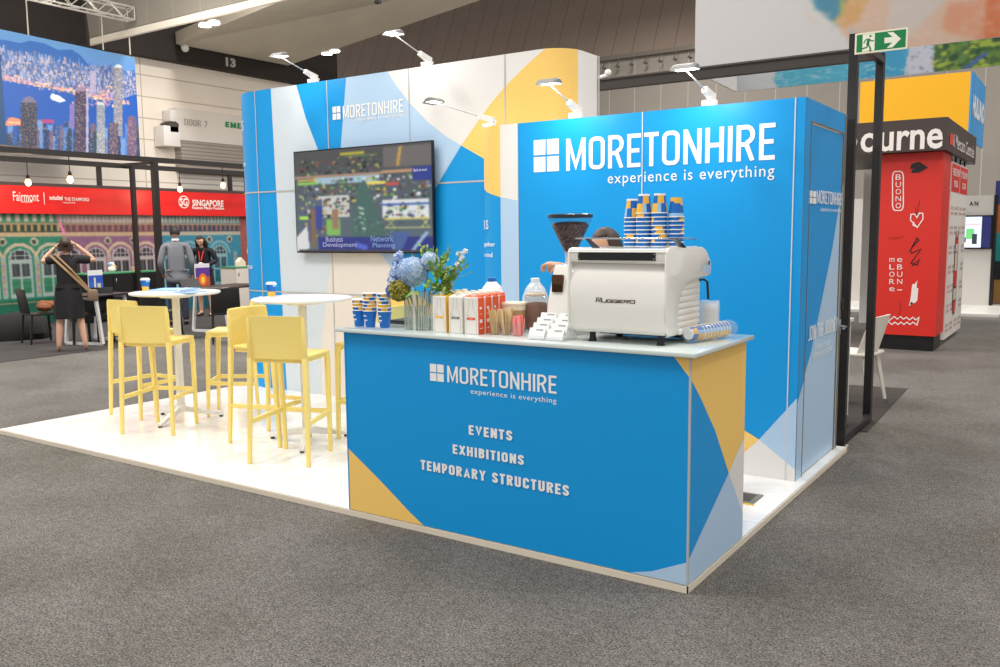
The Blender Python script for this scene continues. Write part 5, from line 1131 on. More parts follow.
# ------------------------------------------------------------------ booth with the shophouse picture (left background)
FX = -15.; Y0, Y1, ZH = 3.3, 11.2, 2.06; W_, H_ = Y1-Y0, ZH; im = np.zeros((104, 400, 3)); rf = np.random.RandomState(7)
GRN, PUR, TEA, CRM = (44, 140, 110), (150, 104, 140), (58, 150, 180), (226, 206, 176)
Yp = lambda y: y-Y0
Zp = lambda z: ZH-z
for a, b, col in ((Y0, 5.80, GRN), (5.80, 7.95, PUR), (7.95, 10.02, TEA), (10.02, Y1, (176, 96, 84))): rect(im, Yp(a), 0, Yp(b), H_, col, W_, H_)
def band(a, b, z0, z1, col): rect(im, Yp(a), Zp(z1), Yp(b), Zp(z0), col, W_, H_)
for a, b, col, wcol in ((Y0, 5.80, (70, 160, 120), (232, 226, 214)), (5.80, 7.95, (196, 184, 186), (232, 224, 220)), (7.95, 10.02, (120, 170, 180), (230, 224, 212))):
    band(a, b, 1.89, 2.06, col); y = a
    st = .16 if a < 5 else .09
    while y < b-.04: band(y, y+st*.5, 1.91, 2.06, wcol); y += st
    band(a, b, 1.70, 1.89, (44, 66, 54) if a < 5 else ((110, 70, 84) if a < 7 else (54, 70, 96))); y = a
    while y < b-.04: band(y, y+.05, 1.72, 1.85, (196, 170, 110) if a < 5 else (168, 116, 108)); y += .125
    band(a, b, 1.85, 1.89, (190, 166, 130)); band(a, b, 1.62, 1.70, (212, 186, 148) if a < 7.9 else (206, 200, 180)); band(a, b, 1.655, 1.665, (150, 120, 90))
def win(y, base, frame, sh1, sh2, w2=.19):
    c = Yp(y); ell(im, c, Zp(1.20), w2+.13, .31, CRM if base != TEA else (140, 196, 210), W_, H_, True); ell(im, c, Zp(1.20), w2+.08, .245, base, W_, H_, True)
    ell(im, c, Zp(1.20), w2+.03, .20, frame, W_, H_, True); m_ = ell(im, c, Zp(1.205), w2, .165, (44, 46, 58), W_, H_, True)
    for k in range(-2, 3): rect(im, c+k*.085-.008, Zp(1.37), c+k*.085+.008, Zp(1.20), frame, W_, H_)
    rect(im, c-w2, Zp(1.29), c+w2, Zp(1.275), frame, W_, H_)
    rect(im, c-w2-.03, Zp(1.21), c+w2+.03, Zp(.50), frame, W_, H_)
    for s_ in (-1, 1):
        x = c+s_*(w2/2); rect(im, x-.07, Zp(1.13), x+.07, Zp(.90), sh1, W_, H_); rect(im, x-.03, Zp(1.13), x+.02, Zp(.92), (90, 100, 100), W_, H_); rect(im, x-.075, Zp(.86), x+.075, Zp(.58), sh2, W_, H_)
        for q in range(6): rect(im, x-.075, Zp(.86-q*.047), x+.075, Zp(.85-q*.047), tuple(int(v*.8) for v in sh2), W_, H_)
for y in (3.85, 4.40-.02): pass
for y in (4.94, 5.53, 4.32, 3.72): win(y, GRN, (186, 208, 204), (60, 70, 76), (60, 150, 110))
for y in (6.43, 6.97, 7.55, 5.98-.06): win(y, PUR, (214, 204, 204), (50, 46, 56), (190, 180, 190), .17)
for y in (9.42, 8.62, 8.15): win(y, TEA, (160, 206, 216), (36, 96, 120), (40, 130, 150), .17)
for y, c in ((4.64, GRN), (5.22, GRN), (4.05, GRN), (6.70, PUR), (7.26, PUR), (8.9, TEA), (9.15, TEA), (9.7, TEA)):
    ell(im, Yp(y), Zp(1.53), .075, .075, CRM, W_, H_); ell(im, Yp(y), Zp(1.53), .045, .045, (50, 70, 66), W_, H_)
for y, c in ((4.63, 0), (5.25, 0), (6.70, 1), (7.26, 1), (7.86, 1), (9.02, 2), (9.85, 2)):
    rect(im, Yp(y)-.05, Zp(1.25), Yp(y)+.05, Zp(.5), [(170, 196, 190), (206, 190, 200), (150, 190, 200)][c], W_, H_)
    for q in range(9): ell(im, Yp(y), Zp(.60+q*.07), .022, .022, [(230, 140, 50), (220, 110, 150), (230, 190, 80)][(q+c) % 3], W_, H_)
band(Y0, 5.85, .34, .46, (30, 110, 84)); band(Y0, 5.85, .40, .42, (196, 176, 130)); band(Y0, 5.85, 0, .34, (28, 120, 92)); band(5.85, 7.95, 0, .5, (150, 120, 140)); band(7.95, 10.02, 0, .5, (50, 130, 150))
im += rf.normal(0, 7, im.shape[:2])[:, :, None]; im = im.clip(0, 255)*np.array((.82, .80, .80))
fillp(im, [(Yp(5.64), 0), (Yp(5.70), 0), (Yp(5.85), .42), (Yp(5.79), .42)], (214, 120, 160), W_, H_)
fw = thing('shophouse_backdrop', 'printed backdrop wall of green, purple and teal shophouse fronts under the red fascia', 'backdrop', (FX-.05, 7, 0)); MB().box((FX-.12, Y0, 0), (FX-.01, Y1, 2.62)).build('wall_board', M('board_dark', (60, 56, 54), .7), fw, True)
picture('printed_picture', blur(im, 1), lambda u, v: (FX, Y0+u*(Y1-Y0), v*ZH), attr_mat('backdrop_print', .45), fw)
fs_ = thing('red_fascia', 'long red header board with white lettering above the shophouse backdrop', 'sign', (FX+.1, 7, 2.04)); MB().box((FX, Y0, 2.045), (FX+.12, Y1, 2.55)).build('fascia_board', M('fascia_red', (212, 28, 24), .4), fs_, True)
def linsign(parent, mat, txt, ax, v, tl, brr, off, fn=words, **k): g = MB(); fn(g, txt, ax, v, tl, brr, off, **k); return g.build('sign_lettering', mat, parent, True, recalc=False)
mSg = M('sign_white', (246, 232, 226), .5); xx = FX+.12
linsign(fs_, mSg, 'Fairmont', 'x', xx, (12.5, 191.5), (39, 201.5), .006, bold=.0); linsign(fs_, mSg, 'SINGAPORE', 'x', xx, (20.5, 200.8), (32.5, 202.8), .006)
linsign(fs_, mSg, 'swissôtel', 'x', xx, (49, 195.2), (62.5, 200.3), .006, bold=.02); linsign(fs_, mSg, 'THE STAMFORD', 'x', xx, (64, 197.3), (89, 201.3), .006, bold=.01); linsign(fs_, mSg, 'SINGAPORE', 'x', xx, (63, 201.8), (75, 203.6), .006)
linsign(fs_, mSg, 'SINGAPORE', 'x', xx, (192, 199.5), (223.5, 206.8), .006, bold=.03); linsign(fs_, mSg, 'Passion Made Possible', 'x', xx, (192, 206.2), (224, 209.7), .006, bold=.02); linsign(fs_, mSg, 'SG', 'x', xx, (179.8, 198), (187.5, 206), .006, bold=.03)
g = MB(); a = on('x', xx, 43.3, 192.5); b = on('x', xx, 43.3, 204.5); g.box((xx+.004, a.y, b.z), (xx+.006, a.y+.012, a.z)); g.build('divider_line', mSg, fs_, True)
c = on('x', xx, 183.7, 202); g = MB(); a_, b_ = strip(arc(0, 0, .125, .125, 0, 360, 28), .018); g.add([(xx+.006, c.y+u, c.z+v) for u, v in a_], b_); g.build('logo_ring', mSg, fs_, True)
# truss frame and hanging bulbs
mTr = M('truss_black', (34, 30, 28), .5); tf = thing('truss_frame', 'tall black square-tube frame over the booth with the red fascia', 'frame', (-13.4, 6, 0))
for a, b in (((-12.8, -1, 2.98), (-12.8, 10.6, 2.98)), ((-15.3, -1, 3.06), (-15.3, 10.6, 3.06))): MB().bar(a, b, .09, .09).build('top_beam', mTr, tf, True)
for a, b in (((-12.8, 6.32, 0), (-12.8, 6.32, 3.0)), ((-14.0, 6.66, 0), (-14.0, 6.66, 2.95)), ((-15.3, 6.78, 0), (-15.3, 6.78, 3.04)), ((-15.3, 10.02, 0), (-15.3, 10.02, 3.04)), ((-12.8, 10.5, 0), (-12.8, 10.5, 3.0)), ((-15.3, 10.5, 0), (-15.3, 10.5, 3.04)), ((-12.8, .0, 0), (-12.8, .0, 3.0))):
    MB().box((a[0]-(.05 if a[0] > -13 else .04), a[1]-(.05 if a[0] > -13 else .035), 0), (a[0]+.05, a[1]+(.05 if a[0] > -13 else .035), b[2])).build('post', mTr, tf, True)
for a, b in (((-12.8, 6.32, 2.93), (-15.3, 6.78, 3.02)), ((-12.8, 10.5, 2.95), (-15.3, 10.5, 3.02)), ((-14.1, 2.5, 2.93), (-14.1, 10.5, 2.93))): MB().bar(a, b, .05, .05).build('cross_beam', mTr, tf, True)
for px, py, top, nm in ((28, 181, -14.1, 'leftmost'), (70, 178, -12.8, 'second'), (180, 188, -14.1, 'third'), (223, 184, -12.8, 'rightmost')):
    p = on('x', top, px, py); b = thing('pendant_bulb', f'{nm} glowing bare bulb hanging above the red fascia', 'light bulb', p, 0, 'bare bulbs hanging over the booth')
    m = MB(); m.tube([p+Vector((0, 0, .10)), (p.x, p.y, 2.93)], .008, 6); m.build('cord', mBlack, b, True); m = MB(); m.lathe([(.024, .03), (.03, .045), (.028, .10), (.012, .115)], p, 14); m.build('lamp_holder', mBlack, b, True)
    m = MB(); m.lathe([(.008, -.085), (.04, -.065), (.052, -.035), (.045, .0), (.024, .035)], p, 16); m.build('glass_bulb', M('bulb_glow', (255, 196, 130), .4, emit=5), b, True)
    l = bpy.data.lights.new('bulb_light', 'POINT'); l.energy = 12; l.color = (1, .75, .5); l.shadow_soft_size = .06; lo = bpy.data.objects.new('bulb_light', l); COL.objects.link(lo); lo.location = (0, 0, -.12); lo.parent = b
struct('floor_dark_carpet', MB().box((-15.2, .5, .0), (-10.25, 11.5, .006)), M('booth_carpet', (58, 55, 54), .95, noise=.25, nscale=70))
# cabinets
def cabinet(label, x0, y0, x1, y1, h, body, top, doors, mat_d):
    t = thing('cabinet', label, 'cabinet', ((x0+x1)/2, (y0+y1)/2, .006)); MB().box((x0, y0, .03), (x1, y1, h-.025)).build('cabinet_body', body, t, True); MB().box((x0-.01, y0-.02, h-.025), (x1+.02, y1+.02, h)).build('cabinet_top', top, t, True)
    for i in range(doors):
        a = y0+(y1-y0)*i/doors; b = y0+(y1-y0)*(i+1)/doors; d = MB().box((x1, a+.008, .06), (x1+.018, b-.008, h-.04)).build('door', mat_d, t, True); MB().rbox((x1+.018, a+.05, h-.20), (x1+.03, a+.075, h-.12), .003).build('handle', mChrome, d, True)
    return t
cabinet('long black cabinet with a green edged top behind the person in black', -14.5, 5.62, -14.05, 7.22, .93, mBlack, M('green_edge', (70, 140, 100), .5), 3, M('door_black', (26, 25, 26), .35)); cabinet('white cabinet with a green edge behind the black chair by the blue wall', -14.5, 9.02, -14.0, 9.95, .93, M('cab_white', (206, 198, 188), .5), M('green_edge', (70, 140, 100), .5), 2, M('cab_white2', (214, 206, 196), .5))
def trestle(label, cx, cy, L_, w_, rz):
    t = thing('meeting_table', label, 'table', (cx, cy, .006), rz); MB().rbox((-w_/2, -L_/2, .72), (w_/2, L_/2, .745), .004).build('table_top', M('table_black', (40, 38, 38), .35), t)
    for s_ in (-1, 1):
        y = s_*(L_/2-.10); m = MB(); m.bar((-w_/2+.10, y, .72), (-w_/2+.02, y, .02), .035, .05); m.bar((w_/2-.10, y, .72), (w_/2-.02, y, .02), .035, .05); m.bar((-w_/2+.02, y, .02), (w_/2-.02, y, .02), .035, .04); m.bar((-w_/2+.08, y, .70), (w_/2-.08, y, .70), .035, .04); m.build('leg_frame', mSteelW, t)
    return t
trestle('black table with white trapezoid legs beside the person in black', -11.1, 4.02, .8, .7, .3); trestle('black table with white trapezoid legs between the grey suit and the black blazer', -10.9, 6.35, 1.3, .75, .25)
mCh = M('chair_black', (30, 28, 28), .4)
def bchair(label, x, y, rz):
    t = thing('black_chair', label, 'chair', (x, y, .006), rz, 'black chairs around the meeting tables'); MB().rbox((-.21, -.2, .43), (.21, .2, .46), .012).build('seat', mCh, t)
    m = MB(); m.prism([(-.21, -.20, .46), (.21, -.20, .46), (.20, -.255, .83), (-.20, -.255, .83)], (0, -.015, 0)); m.build('backrest', mCh, t, bevel=.006)
    for a, b in ((-1, -1), (1, -1), (-1, 1), (1, 1)): MB().bar((a*.20, b*.20-.02*(b < 0), 0), (a*.19, b*.18, .44), .026, .026, w2=.034, h2=.034).build('leg', mCh, t)
    return t
pc = on('z', .46, 40, 313); bchair('black chair at the left with a brown bag on its seat', pc.x, pc.y, away(pc.x, pc.y)-1.25); p = on('z', .45, 226, 313)
bchair('black chair with its back to the viewer between the black table and the blue wall', p.x, p.y, away(p.x, p.y)); p = on('z', .45, 168, 312); bchair('black chair behind the left white high table, under the black table', p.x-.2, p.y+.1, 2.4)
p = on('z', .45, 104, 315); bchair('black chair tucked beside the person in black on the right', p.x-.3, p.y, away(p.x, p.y)+2.6)
m = MB(); c = Vector((pc.x, pc.y+.02, .54)); 
for k in range(7): m.ball(c+Vector((rr.uniform(-.07, .07), rr.uniform(-.11, .11), rr.uniform(0, .04))), .085, 12, 0, (1, 1.2, .8))
tag(m.build('brown_bag', M('bag_brown', (128, 74, 42), .7, noise=.4, nscale=25)), 'soft brown bag lying on the left black chair', 'bag')
m = MB(); n = 26; vs = []; c = on('z', 0, 30, 343)
for i, (r, z) in enumerate(((.42, .006), (.44, .10), (.38, .26), (.26, .38), (.08, .43))):
    for j in range(n): a = 2*PI*j/n; k = 1+.09*math.sin(4*a+i*.6)+.04*math.sin(9*a); vs.append((c.x-.75+r*k*math.cos(a), c.y+.25+r*1.1*k*math.sin(a), z))
m.add(vs, [tuple(range(n-1, -1, -1)), tuple(4*n+j for j in range(n))]+[(i*n+j, i*n+(j+1) % n, (i+1)*n+(j+1) % n, (i+1)*n+j) for i in range(4) for j in range(n)]); tag(m.build('black_cloth_bag', M('cloth_black', (24, 22, 22), .9)), 'large black cloth bag heaped on the floor behind the left black chair', 'bag')
m = MB(); c = on('z', .05, 4, 335)
for k in range(60): leaf(m, c+Vector((rr.uniform(-.3, .2), rr.uniform(-.35, .15), 0)), (rr.uniform(-1, 1), rr.uniform(-1, 1), 1.2), .14, .03, k % 3)
tag(m.build('low_plant', [M('plant_green', (70, 110, 44), .6), M('plant_yellow', (190, 180, 60), .6), leafM[0]], recalc=False), 'low green and yellow plant on the floor at the far left edge', 'plant')
# acrylic picture stands, plush, cups on the tables
def stand_pic(label, px0, py0, px1, py1, X, kind):
    a = on('x', X, px0, py0); b = on('x', X, px1, py1); t = thing('picture_stand', label, 'display stand', (X, (a.y+b.y)/2, b.z)); im = np.zeros((40, 30, 3)); 
    if kind == 0:
        im[:] = (60, 110, 200); im[:16] = (50, 90, 190); im[24:] = (120, 130, 70); rect(im, 11, 10, 15, 34, (226, 220, 200), 30, 40); rect(im, 18, 18, 25, 32, (220, 210, 190), 30, 40); rect(im, 4, 24, 10, 34, (190, 170, 110), 30, 40); rect(im, 0, 0, 30, 7, (236, 236, 236), 30, 40); rect(im, 0, 35, 30, 40, (60, 80, 60), 30, 40)
    else:
        for r_ in range(40): im[r_] = (110-r_, 60, 150) if r_ < 20 else (190, 90, 60)
        ell(im, 15, 24, 8, 9, (250, 120, 40), 30, 40); ell(im, 15, 25, 4, 5, (255, 210, 90), 30, 40); rect(im, 0, 0, 30, 6, (230, 226, 232), 30, 40); rect(im, 0, 33, 12, 40, (50, 90, 60), 30, 40)
    MB().box((X-.02, a.y, b.z), (X-.002, b.y, a.z)).build('stand_board', mWhiteP, t, True); MB().box((X-.06, a.y-.01, b.z-.012), (X+.05, b.y+.01, b.z)).build('stand_foot', mWhiteP, t, True)
    picture('printed_picture', im, lambda u, v: (X, a.y+u*(b.y-a.y), b.z+v*(a.z-b.z)), attr_mat('stand_print', .3), t)
stand_pic('white stand with a blue city skyline picture on the left black table', 88, 270.5, 104, 299, -11.3, 0); stand_pic('stand with a purple and orange picture on the table beside the black blazer', 195, 264, 210.5, 289, -11.3, 1)
X = -14.25; p = on('x', X, 112, 267); m = MB(); m.ball((p.x, p.y, .99), .075, 14, 0, (1, 1, .9)); m.ball((p.x, p.y, 1.07), .055, 14, 0); m.ball((p.x+.03, p.y+.03, 1.03), .04, 10, 1); m.ball((p.x, p.y-.03, 1.085), .05, 10, 2, (1, 1, .7)); tag(m.build('plush_toy', [M('plush_white', (232, 226, 214), .9), M('plush_yellow', (226, 180, 90), .9), M('plush_blue', (140, 186, 214), .9)]), 'small white, blue and yellow plush toy on the black cabinet', 'toy')
p = on('x', X, 242, 262); m = MB(); m.prism([(p.x, p.y-.09, .93), (p.x, p.y+.10, .93), (p.x, p.y+.10, 1.02), (p.x, p.y, 1.12), (p.x, p.y-.09, 1.03)], (-.12, 0, 0)); tag(m.build('paper_house_box', M('house_box', (226, 206, 186), .6)), 'small house-shaped paper box on the white cabinet', 'box')
p = on('x', X, 134, 270); m = MB(); m.lathe([(.04, .93), (.055, 1.01), (.05, 1.015)], (p.x, p.y, 0), 14); tag(m.build('small_bowl', M('bowl_tan', (200, 170, 150), .5)), 'small tan bowl on the right end of the black cabinet', 'bowl')
m = MB(); p = on('z', .76, 189, 291); m.rbox((p.x-.03, p.y-.04, .752), (p.x+.05, p.y+.06, .80), .01); tag(m.build('red_phone_case', M('case_red', (210, 60, 56), .4)), 'small red case on the table in front of the grey suit', 'case')
m = MB(); p = on('z', .76, 215, 290); m.rbox((p.x-.3, p.y-.35, .752), (p.x-.05, p.y, .768), .004); m.prism([(p.x-.31, p.y-.35, .768), (p.x-.31, p.y, .768), (p.x-.42, p.y, .93), (p.x-.42, p.y-.35, .93)], (-.01, 0, 0)); tag(m.build('laptop', M('laptop_black', (20, 20, 23), .4)), 'open dark laptop on the table in front of the black blazer', 'laptop')

# ------------------------------------------------------------------ skyline banner, its truss and wires
BX = -19.6; a = on('x', BX, 137, 57.5); b = on('x', BX, 138, 157); zt_, zb_ = 6.30, 3.70; ya, yb = 5.6, (a.y+b.y)/2
W_, H_ = 240., 136.; nx, ny = 230, 130; im = np.zeros((ny, nx, 3)); rs = np.random.RandomState(12)
L0 = on('x', BX, 0, 27).y
W_, H_ = yb-ya, zt_-zb_; nx, ny = 270, 175; im = np.zeros((ny, nx, 3))
def P_(x, y): p = on('x', BX, x, y+((x-0)/137*1.5-2.5 if y < 60 else 0)); return (p.y-ya, zt_-p.z)
def PR(x0, y0, x1, y1, c): return fillp(im, [P_(x0, y0), P_(x1, y0), P_(x1, y1), P_(x0, y1)], c, W_, H_)
for r_ in range(ny): v = r_/ny; im[r_] = np.array((92, 142, 190))*(1-min(1, v*4))+np.array((84, 134, 206))*min(1, v*4)
fillp(im, [P_(-60, 30), P_(0, 44), P_(20, 47), P_(30, 44), P_(44, 46), P_(58, 52), P_(72, 51), P_(80, 56), P_(90, 66), P_(100, 65), P_(120, 68), P_(140, 72), P_(140, 200), P_(-60, 200)], (40, 96, 168), W_, H_)
fillp(im, [P_(-60, 44), P_(0, 54), P_(20, 56), P_(45, 60), P_(70, 64), P_(100, 70), P_(140, 76), P_(140, 108), P_(80, 96), P_(40, 88), P_(0, 84), P_(-60, 80)], (84, 110, 162), W_, H_)
pal = [(124, 146, 190), (150, 164, 204), (96, 126, 182), (176, 172, 198), (78, 100, 156), (196, 176, 176), (66, 90, 146), (112, 116, 150)]
for _ in range(3000):
    x = rs.uniform(-60, 138); yt = 54+x*.12+rs.uniform(0, 1)**.8*30; PR(x, yt-rs.uniform(1, 5), x+rs.uniform(.6, 1.7), yt, pal[rs.randint(8)])
for _ in range(260): x = rs.uniform(-20, 138); y = 66+x*.12+rs.uniform(-6, 18); PR(x, y, x+rs.uniform(.5, 1.6), y+rs.uniform(.4, 1), [(255, 206, 150), (250, 220, 190), (230, 170, 150)][rs.randint(3)])
fillp(im, [P_(-60, 76), P_(0, 83), P_(30, 84), P_(60, 92), P_(85, 96), P_(110, 101), P_(125, 96), P_(140, 90), P_(140, 200), P_(-60, 200)], (20, 84, 172), W_, H_)
for _ in range(320): x = rs.uniform(-20, 128); y = 79+max(0, x)*.17+rs.normal(0, 1.6); PR(x, y, x+rs.uniform(1, 4), y+rs.uniform(.5, 1.3), [(250, 190, 140), (240, 160, 130), (252, 216, 176), (190, 150, 190)][rs.randint(4)])
for _ in range(160): x = rs.uniform(72, 122); y = rs.uniform(84, 104); PR(x, y, x+rs.uniform(.8, 2), y+rs.uniform(.6, 3), [(240, 176, 150), (190, 136, 180), (130, 120, 190), (250, 214, 180)][rs.randint(4)])
fillp(im, [P_(50, 97), P_(52, 94), P_(60, 96), P_(66, 101), P_(60, 103), P_(51, 100)], (220, 224, 236), W_, H_)
def tower(x0, x1, y0, col, lit, top=None, dens=.4, yb_=160):
    PR(x0, y0, x1, yb_, col)
    if top: fillp(im, [P_(x0, y0), P_(x0+(x1-x0)*.2, y0-(x1-x0)*.3), P_((x0+x1)/2, y0-(x1-x0)*.42), P_(x1-(x1-x0)*.2, y0-(x1-x0)*.3), P_(x1, y0)], top, W_, H_)
    y = y0+.8
    while y < yb_:
        x = x0+.4
        while x < x1-.6:
            if rs.rand() < dens: PR(x, y, x+.8, y+.55, lit)
            x += 1.15
        y += 1.3
for _ in range(160):
    x = rs.uniform(-60, 136); tower(x, x+rs.uniform(2.5, 6), rs.uniform(120, 142), [(50, 88, 146), (74, 120, 186), (36, 56, 96), (104, 140, 196), (50, 64, 86), (110, 92, 116)][rs.randint(6)], [(130, 170, 224), (236, 184, 124), (96, 140, 206)][rs.randint(3)], None, .22)
tower(69.5, 74.5, 104, (126, 112, 170), (160, 146, 200), None, .2, 128); tower(21, 37, 104, (52, 54, 78), (206, 172, 112), (116, 108, 136), .28); tower(75, 86, 91, (66, 58, 88), (226, 190, 140), (150, 130, 150), .32); tower(86, 88.5, 92, (170, 170, 200), (200, 196, 216), None, .2)
tower(96.5, 105, 104, (132, 142, 160), (246, 226, 170), (200, 206, 214), .42); tower(113.5, 122.5, 66, (126, 126, 142), (230, 214, 184), (216, 218, 222), .42, 134); tower(127, 136.5, 117, (100, 84, 116), (236, 170, 124), (110, 90, 120), .32); tower(109, 118, 121, (80, 72, 98), (240, 184, 132), None, .32); tower(90, 96, 70, (170, 162, 196), (244, 218, 200), None, .3, 92)
fillp(im, [P_(6, 124), P_(9, 120), P_(13, 119), P_(21, 121), P_(21, 127), P_(6, 128)], (240, 140, 110), W_, H_); PR(8, 124, 20, 125, (255, 210, 160)); PR(42, 120, 54, 124, (170, 66, 120)); fillp(im, [P_(-5, 40), P_(1, 60), P_(4, 100), P_(7, 150), P_(-5, 150)], (20, 70, 116), W_, H_)
im = blur(im, 1)
bn = thing('skyline_banner', 'large hanging banner picturing a harbour city skyline at dusk at the upper left', 'banner', (BX, (ya+yb)/2, zb_)); tl_ = lambda u: .10*(1-u)-.06*u
MB().prism([(BX-.07, ya, zb_+tl_(0)), (BX-.07, yb, zb_+tl_(1)), (BX-.07, yb, zt_+tl_(1)), (BX-.07, ya, zt_+tl_(0))], (.066, 0, 0)).build('banner_frame', M('banner_edge', (60, 100, 160), .6), bn, True)
picture('printed_picture', im, lambda u, v: (BX, ya+u*(yb-ya), zb_+v*(zt_-zb_)+tl_(u)), attr_mat('banner_print', .5), bn)
ts = thing('lighting_truss', 'silver lattice truss hanging above the skyline banner', 'truss', (BX, 8.5, 7.3)); mT2 = M('truss_silver', (206, 200, 190), .35, .3); P0 = on('x', BX+.3, 28, -9); P1 = on('x', BX+.3, 131, 14.5)
d = (P1-P0).normalized(); P0 = P0-d*2.5; up_ = Vector((0, 0, .30)); sd_ = Vector((.30, 0, 0)); C4 = [(-up_-sd_)/2, (-up_+sd_)/2, (up_+sd_)/2, (up_-sd_)/2]
for c in C4: MB().tube([P0+c, P1+c], .025, 8).build('chord', mT2, ts, True)
N = 15
for fi in range(4):
    m = MB()
    for i in range(N):
        a = P0.lerp(P1, i/N); b = P0.lerp(P1, (i+1)/N); A_, B_ = (C4[fi], C4[(fi+1) % 4]) if i % 2 == 0 else (C4[(fi+1) % 4], C4[fi]); m.tube([a+A_, b+B_], .012, 6)
    m.tube([P1+C4[fi], P1+C4[(fi+1) % 4]], .018, 6); m.build('lattice_brace', mT2, ts, True)
MB().rbox((BX+.1, ya+2.2, 7.42), (BX+.5, ya+3.0, 7.50), .01).build('truss_lamp', M('truss_lamp_glow', (255, 244, 226), .4, emit=4), ts, True)
for px, yt in ((29, 33), (104, 50), (131, 56)):
    y = on('x', BX, px, yt).y; f_y = (y-P0.y)/(P1.y-P0.y); z1_ = P0.lerp(P1, min(1, max(0, f_y))).z
    tag(MB().tube([(BX-.03, y, zt_), (BX-.03, y, z1_ if px < 125 else z1_+.4)], .018, 6).build('suspension_wire', M('wire_grey', (190, 182, 170), .4)), f'{["left", "middle", "right"][(px > 50)+(px > 120)]} pale wire holding up the skyline banner', 'wire')

# ------------------------------------------------------------------ right: black frame, cabinet, chair, mat
bf = thing('metal_frame', 'tall black metal frame beside the right end of the stand', 'frame', (-.07, 3.6, 0)); mF = M('frame_black', (26, 24, 26), .4)
MB().box((-.09, 3.07, .01), (-.03, 3.13, 2.96)).build('post', mF, bf, True); MB().box((-.12, 4.12, .01), (-.06, 4.19, 3.0)).build('post', mF, bf, True)
MB().box((-.10, 3.13, 2.91), (-.05, 4.12, 2.96)).build('top_beam', mF, bf, True); MB().box((-.10, 3.13, .01), (-.05, 4.12, .07)).build('bottom_rail', mF, bf, True); MB().box((-7.0, 4.12, 2.955), (-.12, 4.2, 3.04)).build('long_beam', M('beam_dark', (60, 54, 50), .5), bf, True); MB().box((-7.0, 4.10, 3.04), (-.12, 4.22, 3.055)).build('beam_lip', M('beam_lip', (80, 72, 66), .5), bf, True)
MB().box((-6.95, 4.11, 0), (-6.85, 4.21, 2.955)).build('post', mF, bf, True); MB().rbox((-.135, 3.05, .0), (-.02, 3.18, .012), .002).build('foot_plate', mAlu, bf, True)
m = MB(); p = on('y', 4.16, 608, 75); m.ball(p+Vector((0, 0, .02)), .034, 12); m.tube([p, p+Vector((-.10, 0, -.02))], .022, 8); tag(m.build('beam_camera', mWhiteP), 'small white device standing on the dark beam behind the tall wall', 'camera')
# exit sign
es = thing('exit_sign', 'green and white emergency exit sign with a running figure and arrow on the black post', 'sign', (-.05, 3.05, 2.8)); YE = 3.045
a = on('y', YE, 855.2, 33.8); b = on('y', YE, 907, 48.5); zt2 = a.z; zb2 = on('y', YE, 856, 54.5).z; xa, xb = a.x, b.x; W2, H2 = xb-xa, zt2-zb2
MB().box((xa, YE, zb2), (xb, YE+.012, zt2)).build('sign_board', M('sign_cream', (232, 228, 200), .4), es, True)
def onsign(mb, pts, mi=0, off=.0006): mb.add([(xa+u*W2, YE-off, zb2+v*H2) for u, v in pts], [tuple(range(len(pts)))], mi)
g = MB(); onsign(g, [(.035, .08), (.97, .08), (.97, .92), (.035, .92)]); g.build('green_panel', M('sign_green2', (0, 124, 66), .4), es, True, recalc=False)
g = MB(); onsign(g, [(.15, .09), (.385, .09), (.385, .91), (.15, .91)], 0, .0012); g.build('doorway_symbol', M('sign_cream2', (236, 234, 214), .4), es, True, recalc=False); g = MB(); onsign(g, [(.57, .37), (.72, .37), (.62, .14), (.73, .14), (.88, .50), (.73, .86), (.62, .86), (.72, .63), (.57, .63)], 0, .0012); g.build('arrow_symbol', M('sign_cream2', (236, 234, 214), .4), es, True, recalc=False)
g = MB(); asp = H2/W2
def st(pts, t): a_, b_ = strip([(u, v*asp) for u, v in pts], t); g.add([(xa+u*W2, YE-.0018, zb2+v/asp*H2) for u, v in a_], b_)
st([(.27, .66), (.25, .40)], .055); st([(.26, .68), (.20, .62), (.175, .48)], .022); st([(.275, .68), (.32, .56), (.375, .56)], .022); st([(.255, .42), (.235, .28), (.13, .22)], .028); st([(.26, .42), (.31, .20), (.295, .10), (.33, .10)], .028)
c_ = (.30, .80); g.add([(xa+(c_[0]+.022*math.cos(t))*W2, YE-.0018, zb2+(c_[1]+.022/asp*math.sin(t))*H2) for t in [2*PI*i/14 for i in range(14)]], [tuple(range(14))]); g.build('running_figure', M('sign_green2'), es, True, recalc=False)
# white counter, chair and mat beyond the frame
wc = thing('white_counter', 'low white counter seen between the black frame posts', 'counter', (-.8, 3.9, 0)); MB().box((-1.6, 3.25, .08), (-.20, 3.95, .86)).build('counter_body', M('cab_white3', (226, 222, 214), .4), wc, True); MB().box((-1.62, 3.23, .86), (-.18, 3.97, .885)).build('counter_top', mWhiteP, wc, True); MB().box((-1.55, 3.28, .0), (-.25, 3.9, .08)).build('plinth', mBlack, wc, True)
struct('floor_mat', MB().prism([(-1.8, 3.35, .001), (.0, 3.72, .001), (-.07, 5.95, .001), (-1.8, 5.7, .001)], (0, 0, .005)), M('mat_dark', (52, 48, 44), .9, noise=.2, nscale=60))
wch = thing('white_chair', 'white moulded chair partly hidden behind the black frame post', 'chair', (-.40, 5.05, .006), 1.45); mWC = M('chair_white', (232, 226, 214), .4)
m = MB(); n = 12; vs = []; 
for i in range(9):
    v = i/8; y = -.20-.10*v+(.0 if v > 0 else 0); z = .46+.36*v
    for j in range(n+1): u = -1+2*j/n; vs.append((u*(.20+.025*v), y+.10*u*u*(1-.2*v), z-.02*u*u*v))
